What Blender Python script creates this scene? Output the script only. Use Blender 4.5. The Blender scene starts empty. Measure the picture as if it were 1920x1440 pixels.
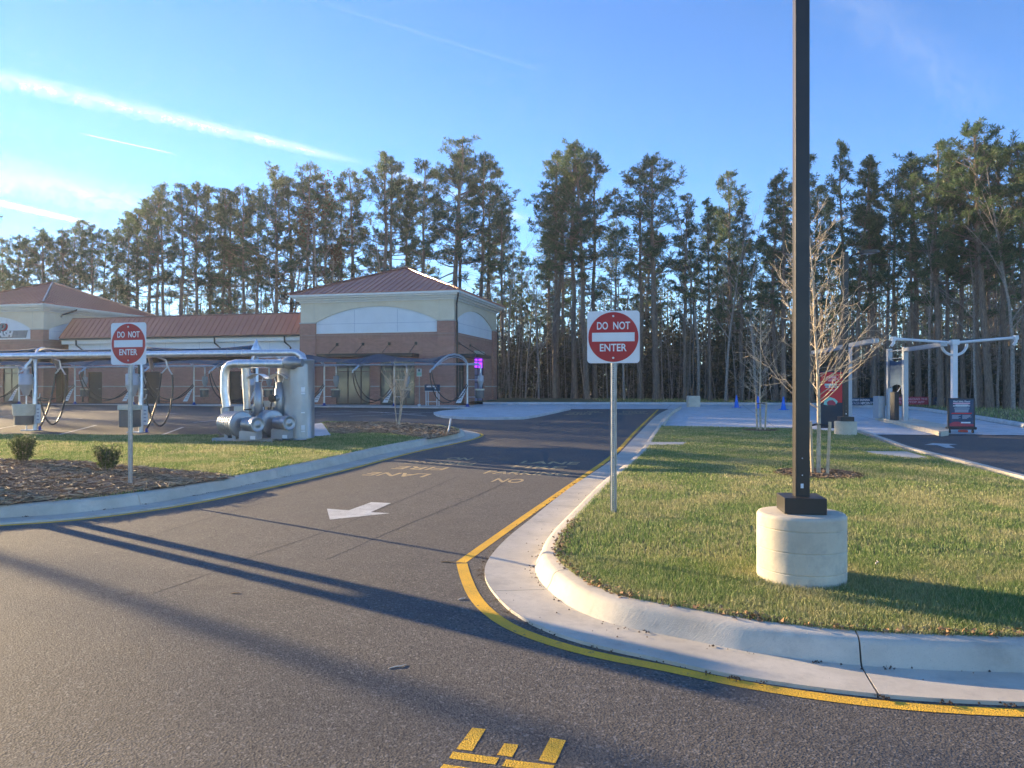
import bpy, bmesh, math, random
import numpy as np
from mathutils import Vector, Matrix

# ------------------------------------------------------------------ camera
sc = bpy.context.scene
COL = sc.collection
R = math.radians
EYE = 1.65            # camera height above z = 0
F = 1440.0            # focal length in photo pixels (1920 wide)
HORIZON = 725.0
cam = bpy.data.cameras.new('camera')
cam.sensor_width = 36.0
cam.lens = 36.0 * F / 1920.0
cam.shift_y = (HORIZON - 720.0) / 1920.0
cam.clip_start = 0.05
cam.clip_end = 200000
camo = bpy.data.objects.new('camera', cam)
camo.location = (0, 0, EYE)
camo.rotation_euler = (R(90), 0, 0)
COL.objects.link(camo)
sc.camera = camo

# ------------------------------------------------------------------ sun, sky, exposure
SUN_EL = R(10.5)
SUN_H = Vector((-0.812, 0.583, 0)).normalized()
SUN = Vector((SUN_H.x * math.cos(SUN_EL), SUN_H.y * math.cos(SUN_EL), math.sin(SUN_EL)))
sl = bpy.data.lights.new('sun', 'SUN')
sl.energy = 5.0
sl.angle = R(0.5)
sl.color = (1.0, 0.75, 0.42)
so = bpy.data.objects.new('sun', sl)
so.rotation_euler = (-SUN).to_track_quat('-Z', 'Y').to_euler()
COL.objects.link(so)

sc.view_settings.view_transform = 'Standard'
sc.view_settings.look = 'None'
sc.view_settings.gamma = 1.0
sc.view_settings.exposure = 1.7
sc.view_settings.use_curve_mapping = False
sc.cycles.max_bounces = 4
sc.cycles.use_light_tree = False
sc.cycles.caustics_reflective = False
sc.cycles.caustics_refractive = False
sc.cycles.diffuse_bounces = 2
sc.cycles.transparent_max_bounces = 8
sc.cycles.use_denoising = True
sc.cycles.denoiser = 'OPENIMAGEDENOISE'
sc.cycles.denoising_input_passes = 'RGB_ALBEDO_NORMAL'
sc.cycles.denoising_prefilter = 'ACCURATE'
sc.cycles.use_adaptive_sampling = True
sc.cycles.adaptive_threshold = 0.015
sc.cycles.adaptive_min_samples = 32

world = bpy.data.worlds.new('World')
sc.world = world
world.use_nodes = True


def build_world():
    nt = world.node_tree
    N, L = nt.nodes, nt.links
    N.clear()
    out = N.new('ShaderNodeOutputWorld')
    bg = N.new('ShaderNodeBackground')
    bg.inputs['Strength'].default_value = 0.125
    sky = N.new('ShaderNodeTexSky')
    sky.sky_type = 'NISHITA'
    sky.sun_disc = False
    sky.sun_elevation = SUN_EL
    sky.sun_rotation = math.atan2(SUN_H.x, SUN_H.y)
    sky.altitude = 0
    sky.air_density = 0.72
    sky.dust_density = 0.0
    sky.ozone_density = 3.0
    hs = N.new('ShaderNodeHueSaturation')
    hs.inputs["Saturation"].default_value = 1.10
    hs.inputs['Hue'].default_value = 0.507
    hs.inputs['Value'].default_value = 1.0
    L.new(sky.outputs[0], hs.inputs['Color'])
    L.new(hs.outputs[0], bg.inputs['Color'])
    L.new(bg.outputs[0], out.inputs['Surface'])


build_world()

# ------------------------------------------------------------------ helpers
SLOPE, OFF = 0.0108, -0.05


def g(y):
    """height of the gently rising paved plane"""
    return SLOPE * min(y, 62.0) + OFF


def at(px, py, dz=0.0):
    """photo pixel -> point on the plane dz above the pavement"""
    Y = (EYE - OFF - dz) / ((py - HORIZON) / F + SLOPE)
    return ((px - 960.0) / F * Y, Y)


def zat(py, Y):
    return EYE - (py - HORIZON) / F * Y


def tag(o, label=None, cat=None, group=None, kind=None):
    if label: o['label'] = label
    if cat: o['category'] = cat
    if group: o['group'] = group
    if kind: o['kind'] = kind
    return o


def thing(name, label, cat, loc=(0, 0, 0), rotz=0.0, group=None):
    o = bpy.data.objects.new(name, None)
    o.empty_display_size = 0.2
    o.location = loc
    o.rotation_euler = (0, 0, rotz)
    COL.objects.link(o)
    return tag(o, label, cat, group)


def link(name, me, m=None, parent=None, loc=None, rot=None):
    o = bpy.data.objects.new(name, me)
    if m is not None:
        me.materials.clear()
        for k in (m if isinstance(m, (list, tuple)) else [m]):
            me.materials.append(k)
    if loc is not None: o.location = loc
    if rot is not None: o.rotation_euler = rot
    COL.objects.link(o)
    if parent is not None: o.parent = parent
    return o


def copy_tree(o, parent=None):
    c = o.copy()
    COL.objects.link(c)
    if parent is not None: c.parent = parent
    for ch in list(o.children):
        copy_tree(ch, c)
    return c


def np_mesh(name, v, tris, rnd=None, smooth=False):
    me = bpy.data.meshes.new(name)
    v = np.asarray(v, dtype=np.float32)
    tris = np.asarray(tris, dtype=np.int32)
    k = tris.shape[1]
    me.vertices.add(len(v))
    me.vertices.foreach_set('co', v.ravel())
    me.loops.add(tris.size)
    me.loops.foreach_set('vertex_index', tris.ravel())
    me.polygons.add(len(tris))
    me.polygons.foreach_set('loop_start', np.arange(0, tris.size, k, dtype=np.int32))
    if smooth:
        me.polygons.foreach_set('use_smooth', np.ones(len(tris), dtype=bool))
    if rnd is not None:
        a = me.attributes.new('rnd', 'FLOAT', 'POINT')
        a.data.foreach_set('value', np.asarray(rnd, dtype=np.float32))
    me.update(calc_edges=True)
    return me


class MB:
    """collects shapes; build() links them as one mesh object"""
    def __init__(self):
        self.v, self.f, self.s = [], [], []

    def add(self, v, f, smooth=False):
        o = len(self.v)
        self.v += [tuple(p) for p in v]
        self.f += [tuple(i + o for i in q) for q in f]
        self.s += [smooth] * len(f)
        return self

    def box(self, x0, x1, y0, y1, z0, z1, rz=0.0, c=None):
        v = [(x, y, z) for z in (z0, z1) for y in (y0, y1) for x in (x0, x1)]
        if rz:
            cx, cy = c if c else ((x0 + x1) / 2, (y0 + y1) / 2)
            cs, sn = math.cos(rz), math.sin(rz)
            v = [(cx + (x - cx) * cs - (y - cy) * sn, cy + (x - cx) * sn + (y - cy) * cs, z) for x, y, z in v]
        return self.add(v, [(0, 2, 3, 1), (4, 5, 7, 6), (0, 1, 5, 4), (2, 6, 7, 3), (0, 4, 6, 2), (1, 3, 7, 5)])

    def prism(self, pts, z0, z1):
        n = len(pts)
        f0 = z0 if callable(z0) else (lambda x, y: z0)
        f1 = z1 if callable(z1) else (lambda x, y: z1)
        v = [(x, y, f0(x, y)) for x, y in pts] + [(x, y, f1(x, y)) for x, y in pts]
        f = [tuple(range(n - 1, -1, -1)), tuple(range(n, 2 * n))]
        f += [(i, (i + 1) % n, n + (i + 1) % n, n + i) for i in range(n)]
        return self.add(v, f)

    def tube(self, pts, r, n=8, cap=True, smooth=True):
        pts = [Vector(p) for p in pts]
        k = len(pts)
        rr = r if isinstance(r, (list, tuple)) else [r] * k
        v, f = [], []
        prev = None
        for i, p in enumerate(pts):
            t = (pts[min(i + 1, k - 1)] - pts[max(i - 1, 0)])
            t = t.normalized() if t.length > 1e-9 else Vector((0, 0, 1))
            if prev is None:
                a = Vector((0, 0, 1)) if abs(t.z) < 0.9 else Vector((1, 0, 0))
                u = t.cross(a).normalized()
            else:
                u = (prev - t * prev.dot(t))
                u = u.normalized() if u.length > 1e-6 else t.orthogonal().normalized()
            prev = u
            w = t.cross(u)
            for j in range(n):
                a = 2 * math.pi * j / n
                v.append(p + (u * math.cos(a) + w * math.sin(a)) * rr[i])
        for i in range(k - 1):
            for j in range(n):
                a, b = i * n + j, i * n + (j + 1) % n
                f.append((a, b, b + n, a + n))
        self.add(v, f, smooth)
        if cap:
            o = len(v)
            self.add(v[:n], [tuple(range(n - 1, -1, -1))])
            self.add(v[-n:], [tuple(range(n))])
        return self

    def lathe(self, prof, n=24, c=(0, 0, 0), axis=None, smooth=True):
        """profile of (r, h) revolved about axis (default z) from point c"""
        ax = Vector(axis).normalized() if axis else Vector((0, 0, 1))
        u = ax.orthogonal().normalized()
        if axis is None: u = Vector((1, 0, 0))
        w = ax.cross(u)
        c = Vector(c)
        v = []
        for r, h in prof:
            for j in range(n):
                a = 2 * math.pi * j / n
                v.append(c + ax * h + (u * math.cos(a) + w * math.sin(a)) * r)
        f = []
        for i in range(len(prof) - 1):
            for j in range(n):
                a, b = i * n + j, i * n + (j + 1) % n
                f.append((a, b, b + n, a + n))
        self.add(v, f, smooth)
        self.add(v[:n], [tuple(range(n - 1, -1, -1))])
        self.add(v[-n:], [tuple(range(n))])
        return self

    def mesh(self, name):
        me = bpy.data.meshes.new(name)
        me.from_pydata(self.v, [], self.f)
        me.polygons.foreach_set('use_smooth', self.s)
        me.update()
        return me

    def build(self, name, m, parent=None, loc=None, rot=None):
        return link(name, self.mesh(name), m, parent, loc, rot)


def bevel(o, w=0.01, seg=2):
    md = o.modifiers.new('bevel', 'BEVEL')
    md.width = w
    md.segments = seg
    md.limit_method = 'ANGLE'
    return o


def text_mesh(body, size, align='CENTER', extrude=0.0, xscale=1.0, shear=0.0, bold=0.018):
    cu = bpy.data.curves.new('text', 'FONT')
    cu.body = body
    cu.size = size
    cu.align_x = align
    cu.align_y = 'CENTER'
    cu.extrude = extrude
    cu.shear = shear
    cu.offset = bold * size
    cu.resolution_u = 4
    o = bpy.data.objects.new('text', cu)
    COL.objects.link(o)
    dg = bpy.context.evaluated_depsgraph_get()
    me = bpy.data.meshes.new_from_object(o.evaluated_get(dg))
    bpy.data.objects.remove(o)
    bpy.data.curves.remove(cu)
    if xscale != 1.0:
        me.transform(Matrix.Diagonal((xscale, 1, 1, 1)))
    return me


def smooth_path(pts, step=0.15, closed=False):
    """Catmull-Rom through 2D points, resampled evenly"""
    P = [np.array(p, dtype=float) for p in pts]
    P = [2 * P[0] - P[1]] + P + [2 * P[-1] - P[-2]]
    out = []
    for i in range(1, len(P) - 2):
        p0, p1, p2, p3 = P[i - 1:i + 3]
        # centripetal parametrisation
        t0 = 0.0
        t1 = t0 + np.linalg.norm(p1 - p0) ** 0.5
        t2 = t1 + np.linalg.norm(p2 - p1) ** 0.5
        t3 = t2 + np.linalg.norm(p3 - p2) ** 0.5
        for k in range(40):
            t = t1 + (t2 - t1) * k / 40.0
            a1 = (t1 - t) / (t1 - t0) * p0 + (t - t0) / (t1 - t0) * p1
            a2 = (t2 - t) / (t2 - t1) * p1 + (t - t1) / (t2 - t1) * p2
            a3 = (t3 - t) / (t3 - t2) * p2 + (t - t2) / (t3 - t2) * p3
            b1 = (t2 - t) / (t2 - t0) * a1 + (t - t0) / (t2 - t0) * a2
            b2 = (t3 - t) / (t3 - t1) * a2 + (t - t1) / (t3 - t1) * a3
            out.append((t2 - t) / (t2 - t1) * b1 + (t - t1) / (t2 - t1) * b2)
    out.append(P[-2])
    out = np.array(out)
    seg = np.linalg.norm(np.diff(out, axis=0), axis=1)
    L = np.concatenate([[0], np.cumsum(seg)])
    n = max(2, int(L[-1] / step) + 1)
    q = np.linspace(0, L[-1], n)
    return np.stack([np.interp(q, L, out[:, 0]), np.interp(q, L, out[:, 1])], axis=1)


def offset_path(p, d):
    """positive d = to the right of the travel direction"""
    t = np.gradient(p, axis=0)
    t /= np.linalg.norm(t, axis=1)[:, None]
    nrm = np.stack([t[:, 1], -t[:, 0]], axis=1)
    return p + nrm * d


def inside(poly, pts):
    poly = np.asarray(poly)
    x, y = pts[:, 0], pts[:, 1]
    res = np.zeros(len(pts), dtype=bool)
    j = len(poly) - 1
    for i in range(len(poly)):
        xi, yi = poly[i]
        xj, yj = poly[j]
        c = ((yi > y) != (yj > y)) & (x < (xj - xi) * (y - yi) / (yj - yi + 1e-12) + xi)
        res ^= c
        j = i
    return res


def sheet(name, poly, dz, m, parent=None, kind='structure', thick=None):
    """flat sheet lying dz above the pavement plane"""
    bm = bmesh.new()
    vs = [bm.verts.new((x, y, SLOPE * y + OFF + dz)) for x, y in poly]
    f = bm.faces.new(vs)
    if f.normal.z < 0: f.normal_flip()
    bm.normal_update()
    if f.normal.z < 0: f.normal_flip()
    if thick:
        r = bmesh.ops.extrude_face_region(bm, geom=[f])
        vv = [e for e in r['geom'] if isinstance(e, bmesh.types.BMVert)]
        bmesh.ops.translate(bm, verts=vv, vec=(0, 0, 0))
        for v in f.verts: v.co.z -= 0
        for v in vv: pass
        for v in vs: v.co.z -= thick
    bmesh.ops.triangulate(bm, faces=bm.faces[:])
    bmesh.ops.recalc_face_normals(bm, faces=bm.faces[:])
    me = bpy.data.meshes.new(name)
    bm.to_mesh(me)
    bm.free()
    if not thick:
        # make sure the sheet faces up
        if len(me.polygons) and me.polygons[0].normal.z < 0: me.flip_normals()
    o = link(name, me, m, parent)
    if parent is None: tag(o, kind=kind)
    return o


def clip_poly(poly, x0, x1, y0, y1):
    def clip(P, ins, inter):
        out = []
        for i in range(len(P)):
            a, b = P[i - 1], P[i]
            if ins(b):
                if not ins(a): out.append(inter(a, b))
                out.append(b)
            elif ins(a):
                out.append(inter(a, b))
        return out

    def ix(X): return lambda a, b: (X, a[1] + (b[1] - a[1]) * (X - a[0]) / (b[0] - a[0]))
    def iy(Y): return lambda a, b: (a[0] + (b[0] - a[0]) * (Y - a[1]) / (b[1] - a[1]), Y)
    P = [tuple(p) for p in poly]
    for ins, inter in ((lambda p: p[0] >= x0, ix(x0)), (lambda p: p[0] <= x1, ix(x1)),
                       (lambda p: p[1] >= y0, iy(y0)), (lambda p: p[1] <= y1, iy(y1))):
        if not P: return []
        P = clip(P, ins, inter)
    return P


# ------------------------------------------------------------------ materials
MATS = {}


def mat(name, c1, c2=None, scale=4.0, rough=0.7, metal=0.0, bump=0.0, bscale=60.0, detail=3,
        lo=0.35, hi=0.65, spec=None, coord='Object', extra=None):
    m = bpy.data.materials.new(name)
    m.use_nodes = True
    nt = m.node_tree
    N, L = nt.nodes, nt.links
    b = N['Principled BSDF']
    b.inputs['Roughness'].default_value = rough
    b.inputs['Metallic'].default_value = metal
    if spec is not None: b.inputs['Specular IOR Level'].default_value = spec
    b.inputs['Base Color'].default_value = (*c1, 1)
    tc = N.new('ShaderNodeTexCoord')
    if c2 is not None:
        n = N.new('ShaderNodeTexNoise')
        n.inputs['Scale'].default_value = scale
        n.inputs['Detail'].default_value = detail
        n.inputs['Roughness'].default_value = 0.6
        L.new(tc.outputs[coord], n.inputs['Vector'])
        r = N.new('ShaderNodeMapRange')
        r.inputs['From Min'].default_value = lo
        r.inputs['From Max'].default_value = hi
        L.new(n.outputs['Fac'], r.inputs['Value'])
        x = N.new('ShaderNodeMix')
        x.data_type = 'RGBA'
        x.inputs[6].default_value = (*c1, 1)
        x.inputs[7].default_value = (*c2, 1)
        L.new(r.outputs[0], x.inputs['Factor'])
        L.new(x.outputs[2], b.inputs['Base Color'])
    if bump:
        n2 = N.new('ShaderNodeTexNoise')
        n2.inputs['Scale'].default_value = bscale
        n2.inputs['Detail'].default_value = 2
        L.new(tc.outputs[coord], n2.inputs['Vector'])
        bp = N.new('ShaderNodeBump')
        bp.inputs['Strength'].default_value = bump
        bp.inputs['Distance'].default_value = 0.02
        L.new(n2.outputs['Fac'], bp.inputs['Height'])
        L.new(bp.outputs[0], b.inputs['Normal'])
    MATS[name] = m
    return m


class NT:
    """tiny node-tree helper for the layered materials"""
    def __init__(self, name, rough=0.8):
        self.m = bpy.data.materials.new(name)
        self.m.use_nodes = True
        self.N, self.L = self.m.node_tree.nodes, self.m.node_tree.links
        self.b = self.N['Principled BSDF']
        self.b.inputs['Roughness'].default_value = rough
        self.tc = self.N.new('ShaderNodeTexCoord')
        MATS[name] = self.m

    def noise(self, scale, detail=5, rough=0.6, vec=None, dist=0.0):
        n = self.N.new('ShaderNodeTexNoise')
        n.inputs['Scale'].default_value = scale
        n.inputs['Detail'].default_value = detail
        n.inputs['Roughness'].default_value = rough
        n.inputs['Distortion'].default_value = dist
        self.L.new(vec or self.tc.outputs['Object'], n.inputs['Vector'])
        return n.outputs['Fac']

    def voronoi(self, scale, feature='F1', vec=None, out='Distance'):
        n = self.N.new('ShaderNodeTexVoronoi')
        n.feature = feature
        n.inputs['Scale'].default_value = scale
        self.L.new(vec or self.tc.outputs['Object'], n.inputs['Vector'])
        return n.outputs[out]

    def stretch(self, s, rot=0.0):
        n = self.N.new('ShaderNodeMapping')
        n.inputs['Scale'].default_value = s
        n.inputs['Rotation'].default_value = (0, 0, rot)
        self.L.new(self.tc.outputs['Object'], n.inputs['Vector'])
        return n.outputs[0]

    def rng(self, v, a, b, c=0.0, d=1.0):
        n = self.N.new('ShaderNodeMapRange')
        n.inputs['From Min'].default_value = a
        n.inputs['From Max'].default_value = b
        n.inputs['To Min'].default_value = c
        n.inputs['To Max'].default_value = d
        self.L.new(v, n.inputs['Value'])
        return n.outputs[0]

    def mth(self, op, a, b):
        n = self.N.new('ShaderNodeMath')
        n.operation = op
        for i, v in enumerate((a, b)):
            if isinstance(v, (int, float)): n.inputs[i].default_value = v
            else: self.L.new(v, n.inputs[i])
        return n.outputs[0]

    def mix(self, fac, a, b, blend='MIX'):
        n = self.N.new('ShaderNodeMix')
        n.data_type = 'RGBA'
        n.blend_type = blend
        if isinstance(fac, (int, float)): n.inputs['Factor'].default_value = fac
        else: self.L.new(fac, n.inputs['Factor'])
        for i, v in ((6, a), (7, b)):
            if isinstance(v, tuple): n.inputs[i].default_value = (*v, 1)
            else: self.L.new(v, n.inputs[i])
        return n.outputs[2]

    def color(self, c):
        self.L.new(c, self.b.inputs['Base Color'])

    def bump(self, h, strength, dist):
        n = self.N.new('ShaderNodeBump')
        n.inputs['Strength'].default_value = strength
        n.inputs['Distance'].default_value = dist
        self.L.new(h, n.inputs['Height'])
        self.L.new(n.outputs[0], self.b.inputs['Normal'])

    def attr(self, name):
        n = self.N.new('ShaderNodeAttribute')
        n.attribute_name = name
        return n.outputs['Fac']


def make_materials():
    # asphalt: aggregate, dusty patches, scuffs, roller streaks along the lane
    a = NT('asphalt', 0.85)
    agg = a.voronoi(80, out='Color')
    grain = a.noise(130, 2, 0.75)
    big = a.noise(0.35, 3, 0.55)
    mid = a.noise(2.2, 4, 0.65)
    scuff = a.noise(7.0, 3, 0.75)
    streak = a.noise(1.0, 2, 0.6, vec=a.stretch((3.2, 0.12, 1), R(14)))
    c = a.mix(a.rng(grain, .32, .68), (.064, .054, .043), (.150, .128, .103))
    c = a.mix(a.mth('MULTIPLY', a.rng(big, .38, .66), .55), c, (.125, .112, .098))
    c = a.mix(a.mth('MULTIPLY', a.rng(mid, .45, .75), .45), c, (.050, .046, .043))
    c = a.mix(a.mth('MULTIPLY', a.rng(streak, .50, .75), .30), c, (.130, .115, .100))
    c = a.mix(a.mth('MULTIPLY', a.rng(scuff, .66, .78), .45), c, (.30, .27, .23))
    wob = a.N.new('ShaderNodeVectorMath')
    wob.operation = 'MULTIPLY_ADD'
    nz = a.N.new('ShaderNodeTexNoise')
    nz.inputs['Scale'].default_value = 1.4
    nz.inputs['Detail'].default_value = 3
    a.L.new(a.tc.outputs['Object'], nz.inputs['Vector'])
    a.L.new(nz.outputs['Color'], wob.inputs[0])
    wob.inputs[1].default_value = (1.1, 1.1, 0)
    a.L.new(a.tc.outputs['Object'], wob.inputs[2])
    crack = a.rng(a.voronoi(.23, 'DISTANCE_TO_EDGE', vec=wob.outputs[0]), .0012, .0032, 1, 0)
    crack = a.mth('MULTIPLY', crack, a.rng(big, .45, .55))
    c = a.mix(a.mth('MULTIPLY', crack, .55), c, (.030, .028, .027))
    oil = a.rng(a.voronoi(.8), .10, .04)
    c = a.mix(a.mth('MULTIPLY', oil, .35), c, (.040, .037, .035))
    sep = a.N.new('ShaderNodeSeparateColor')
    a.L.new(agg, sep.inputs[0])
    c = a.mix(a.mth('MULTIPLY', a.rng(sep.outputs[0], .82, .95), .55), c, (.27, .245, .215))
    c = a.mix(a.mth('MULTIPLY', a.rng(sep.outputs[1], .62, .85), .65), c, (.026, .024, .023))
    a.color(c)
    h = a.voronoi(85)
    a.bump(h, 0.32, 0.007)
    # concrete, broom finished
    for nm, lo, hi in (('concrete', (.50, .44, .345), (.66, .59, .475)), ('concrete_drive', (.52, .51, .49), (.68, .67, .65)),
                       ('concrete_base', (.54, .46, .34), (.68, .60, .46))):
        k = NT(nm, 0.85)
        c = k.mix(k.rng(k.noise(1.6, 4, .65), .33, .67), lo, hi)
        c = k.mix(k.mth('MULTIPLY', k.rng(k.noise(5, 4, .75), .5, .72), .45), c, (.33, .29, .235))
        c = k.mix(k.mth('MULTIPLY', k.rng(k.noise(160, 1, .6), .60, .75), .35), c, (.27, .25, .22))
        spot = k.voronoi(26)
        c = k.mix(k.mth('MULTIPLY', k.rng(spot, .09, .05), .35), c, (.16, .14, .12))
        k.color(c)
        if nm == 'concrete_base':
            hgt = k.mth('ADD', k.noise(30, 5, .7), k.mth('MULTIPLY', k.rng(k.voronoi(22), .05, .10), 1.6))
            k.bump(hgt, .35, .008)
        else:
            hgt = k.mth('ADD', k.noise(120, 1, .6), k.noise(1.0, 1, .6, vec=k.stretch((14, 160, 1))))
            k.bump(hgt, .35, .005)
    # pavement paints
    for nm, col, dark in (('yellow_paint', (.92, .50, .025), (.68, .38, .03)), ('white_paint', (.66, .66, .62), (.42, .41, .38)),
                          ('faded_yellow_paint', (.60, .44, .20), (.34, .25, .14))):
        k = NT(nm, 0.8)
        c = k.mix(k.rng(k.noise(3, 6, .7), .35, .7), col, dark)
        wear = k.mth('MAXIMUM', k.rng(k.noise(120, 2, .75), .60, .68), k.rng(k.noise(9, 4, .75), .62, .70))
        c = k.mix(k.mth('MULTIPLY', wear, .82), c, (.11, .098, .085))
        k.color(c)
        k.bump(k.mth('ADD', k.voronoi(105), k.noise(200, 2)), .5, .008)
    # ground under grass, mulch, woods
    k = NT('turf_soil', 0.95)
    c = k.mix(k.rng(k.noise(2.5, 6, .65), .35, .65), (.11, .12, .040), (.25, .22, .095))
    c = k.mix(k.mth('MULTIPLY', k.rng(k.noise(50, 4, .7), .4, .7), .6), c, (.06, .05, .025))
    k.color(c)
    k.bump(k.noise(40, 4, .7), .6, .03)
    k = NT('mulch', 0.95)
    c = k.mix(k.rng(k.noise(35, 5, .7), .35, .65), (.075, .046, .030), (.24, .16, .105))
    c = k.mix(k.mth('MULTIPLY', k.rng(k.voronoi(60), .05, .22), .5), c, (.09, .055, .035))
    k.color(c)
    k.bump(k.noise(45, 5, .75), .9, .04)
    k = NT('straw', 0.8)
    k.color(k.mix(k.attr('rnd'), (.17, .11, .065), (.60, .45, .29)))
    k = NT('leaf_litter', 0.95)
    c = k.mix(k.rng(k.noise(3, 6, .7), .35, .65), (.14, .09, .052), (.32, .21, .12))
    k.color(c)
    k.bump(k.noise(20, 5, .7), .8, .06)
    # grass blades: two sided, a little light comes through
    k = NT('grass_blade', 0.6)
    patch = k.noise(1.3, 3, .65)
    r = k.attr('rnd')
    green = k.mix(r, (.115, .205, .045), (.280, .370, .105))
    dry = k.mix(r, (.40, .34, .14), (.64, .56, .30))
    f = k.mth('ADD', k.rng(patch, .42, .78), k.rng(r, .65, 1.0, 0, .70))
    f = k.mth('MINIMUM', f, 1.0)
    col = k.mix(f, green, dry)
    k.color(col)
    tr = k.N.new('ShaderNodeBsdfTranslucent')
    k.L.new(col, tr.inputs['Color'])
    ms = k.N.new('ShaderNodeMixShader')
    ms.inputs[0].default_value = 0.35
    k.L.new(k.b.outputs[0], ms.inputs[1])
    k.L.new(tr.outputs[0], ms.inputs[2])
    k.L.new(ms.outputs[0], k.N['Material Output'].inputs['Surface'])
    # foliage
    for nm, c0, c1, t in (('pine_needles', (.046, .098, .046), (.150, .205, .088), .40), ('shrub_leaves', (.070, .110, .035), (.21, .23, .09), .4),
                          ('understory_leaves', (.060, .072, .034), (.21, .165, .085), .35), ('russet_leaves', (.10, .050, .022), (.22, .115, .045), .3)):
        k = NT(nm, 0.55)
        k.b.inputs['Specular IOR Level'].default_value = .35
        col = k.mix(k.attr('rnd'), c0, c1)
        k.color(col)
        tr = k.N.new('ShaderNodeBsdfTranslucent')
        k.L.new(col, tr.inputs['Color'])
        ms = k.N.new('ShaderNodeMixShader')
        ms.inputs[0].default_value = t
        k.L.new(k.b.outputs[0], ms.inputs[1])
        k.L.new(tr.outputs[0], ms.inputs[2])
        k.L.new(ms.outputs[0], k.N['Material Output'].inputs['Surface'])
    k = NT('pine_bark', 0.95)
    c = k.mix(k.rng(k.noise(3, 6, .7, vec=k.stretch((6, 6, 1))), .35, .65), (.14, .105, .078), (.33, .25, .185))
    k.color(c)
    k.bump(k.noise(9, 4, .7, vec=k.stretch((5, 5, 1))), .8, .05)
    mat('asphalt_seam', (.030, .027, .025), (.07, .062, .055), scale=6, rough=.9)
    mat('grey_bark', (.22, .185, .15), (.36, .31, .26), scale=8, rough=.9)
    mat('young_bark', (.42, .33, .23), (.60, .50, .37), scale=14, rough=.8)
    mat('twig_bark', (.40, .32, .23), (.58, .48, .35), scale=9, rough=.8)
    # masonry
    for nm, w, hgt, c0, c1, mo in (('brick', .203, .0677, (.35, .110, .070), (.52, .205, .135), (.52, .46, .38)),
                                   ('soldier_brick', .0677, .203, (.33, .125, .08), (.45, .20, .13), (.50, .44, .37)),
                                   ('tan_brick', .203, .0677, (.17, .105, .080), (.27, .17, .13), (.37, .34, .30))):
        k = NT(nm, 0.9)
        sp = k.N.new('ShaderNodeSeparateXYZ')
        k.L.new(k.tc.outputs['Object'], sp.inputs[0])
        cb = k.N.new('ShaderNodeCombineXYZ')
        k.L.new(k.mth('ADD', sp.outputs[0], sp.outputs[1]), cb.inputs[0])
        k.L.new(sp.outputs[2], cb.inputs[1])
        br = k.N.new('ShaderNodeTexBrick')
        k.L.new(cb.outputs[0], br.inputs['Vector'])
        br.inputs['Scale'].default_value = 1.0
        br.inputs['Brick Width'].default_value = w
        br.inputs['Row Height'].default_value = hgt
        br.inputs['Mortar Size'].default_value = .008
        br.inputs['Mortar Smooth'].default_value = .1
        br.inputs['Bias'].default_value = -.1
        br.inputs['Color1'].default_value = (*c0, 1)
        br.inputs['Color2'].default_value = (*c1, 1)
        br.inputs['Mortar'].default_value = (*mo, 1)
        c = k.mix(k.mth('MULTIPLY', k.rng(k.noise(1.2, 5, .6), .4, .7), .25), br.outputs['Color'], (.27, .13, .085))
        k.color(c)
        inv = k.mth('SUBTRACT', 1.0, br.outputs['Fac'])
        k.bump(inv, .5, .01)
    mat('stucco_beige', (.74, .63, .45), (.79, .69, .51), scale=1.5, rough=.9, bump=.15, bscale=160)
    mat('stucco_white', (.78, .79, .78), (.83, .84, .83), scale=1.2, rough=.9, bump=.12, bscale=160)
    mat('trim_white', (.82, .79, .72), (.77, .74, .67), scale=2, rough=.5)
    mat('cast_stone', (.58, .53, .45), (.48, .44, .38), scale=5, rough=.85)
    mat('roof_metal', (.58, .225, .135), (.63, .255, .155), scale=.8, rough=.42, metal=.25, spec=.5)
    mat('roof_cap', (.42, .20, .12), (.36, .16, .10), scale=2, rough=.30, metal=.6)
    mat('bronze_metal', (.035, .030, .026), (.045, .038, .032), scale=3, rough=.38, metal=.2)
    mat('dark_frame', (.045, .045, .044), (.03, .03, .03), scale=3, rough=.4, metal=.3)
    mat('galvanised', (.66, .67, .68), (.80, .81, .82), scale=7, rough=.40, metal=.9, detail=3)
    mat('sign_post', (.36, .36, .35), (.48, .48, .46), scale=12, rough=.45, metal=.75)
    mat('grey_paint', (.42, .43, .44), (.48, .49, .50), scale=3, rough=.4, metal=.2)
    mat('tank_paint', (.30, .32, .34), (.37, .39, .41), scale=2, rough=.38, metal=.6)
    mat('white_metal', (.74, .75, .76), (.68, .69, .70), scale=3, rough=.35)
    mat('gantry_grey', (.34, .36, .38), (.40, .42, .44), scale=3, rough=.4, metal=.2)
    mat('navy_fabric', (.006, .050, .085), (.010, .062, .105), scale=2, rough=.75)
    mat('black_rubber', (.018, .018, .019), (.03, .03, .03), scale=10, rough=.5)
    mat('hose_rubber', (.035, .034, .033), (.055, .052, .048), scale=20, rough=.42)
    mat('bin_liner', (.62, .56, .42), (.70, .64, .50), scale=6, rough=.5)
    mat('bin_dark', (.13, .12, .11), (.16, .15, .135), scale=5, rough=.6)
    mat('sign_white', (.80, .81, .82), (.74, .75, .76), scale=3, rough=.35)
    mat('sign_red', (.46, .006, .012), (.42, .006, .011), scale=2, rough=.35)
    mat('poster_red', (.72, .012, .02), (.68, .012, .02), scale=3, rough=.45)
    mat('banner_red', (.50, .06, .085), (.44, .05, .075), scale=3, rough=.6)
    mat('navy_print', (.012, .048, .105), (.015, .058, .13), scale=3, rough=.5)
    mat('black_plastic', (.014, .015, .018), (.022, .023, .026), scale=5, rough=.45)
    mat('print_white', (.78, .80, .82), rough=.5)
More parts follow.
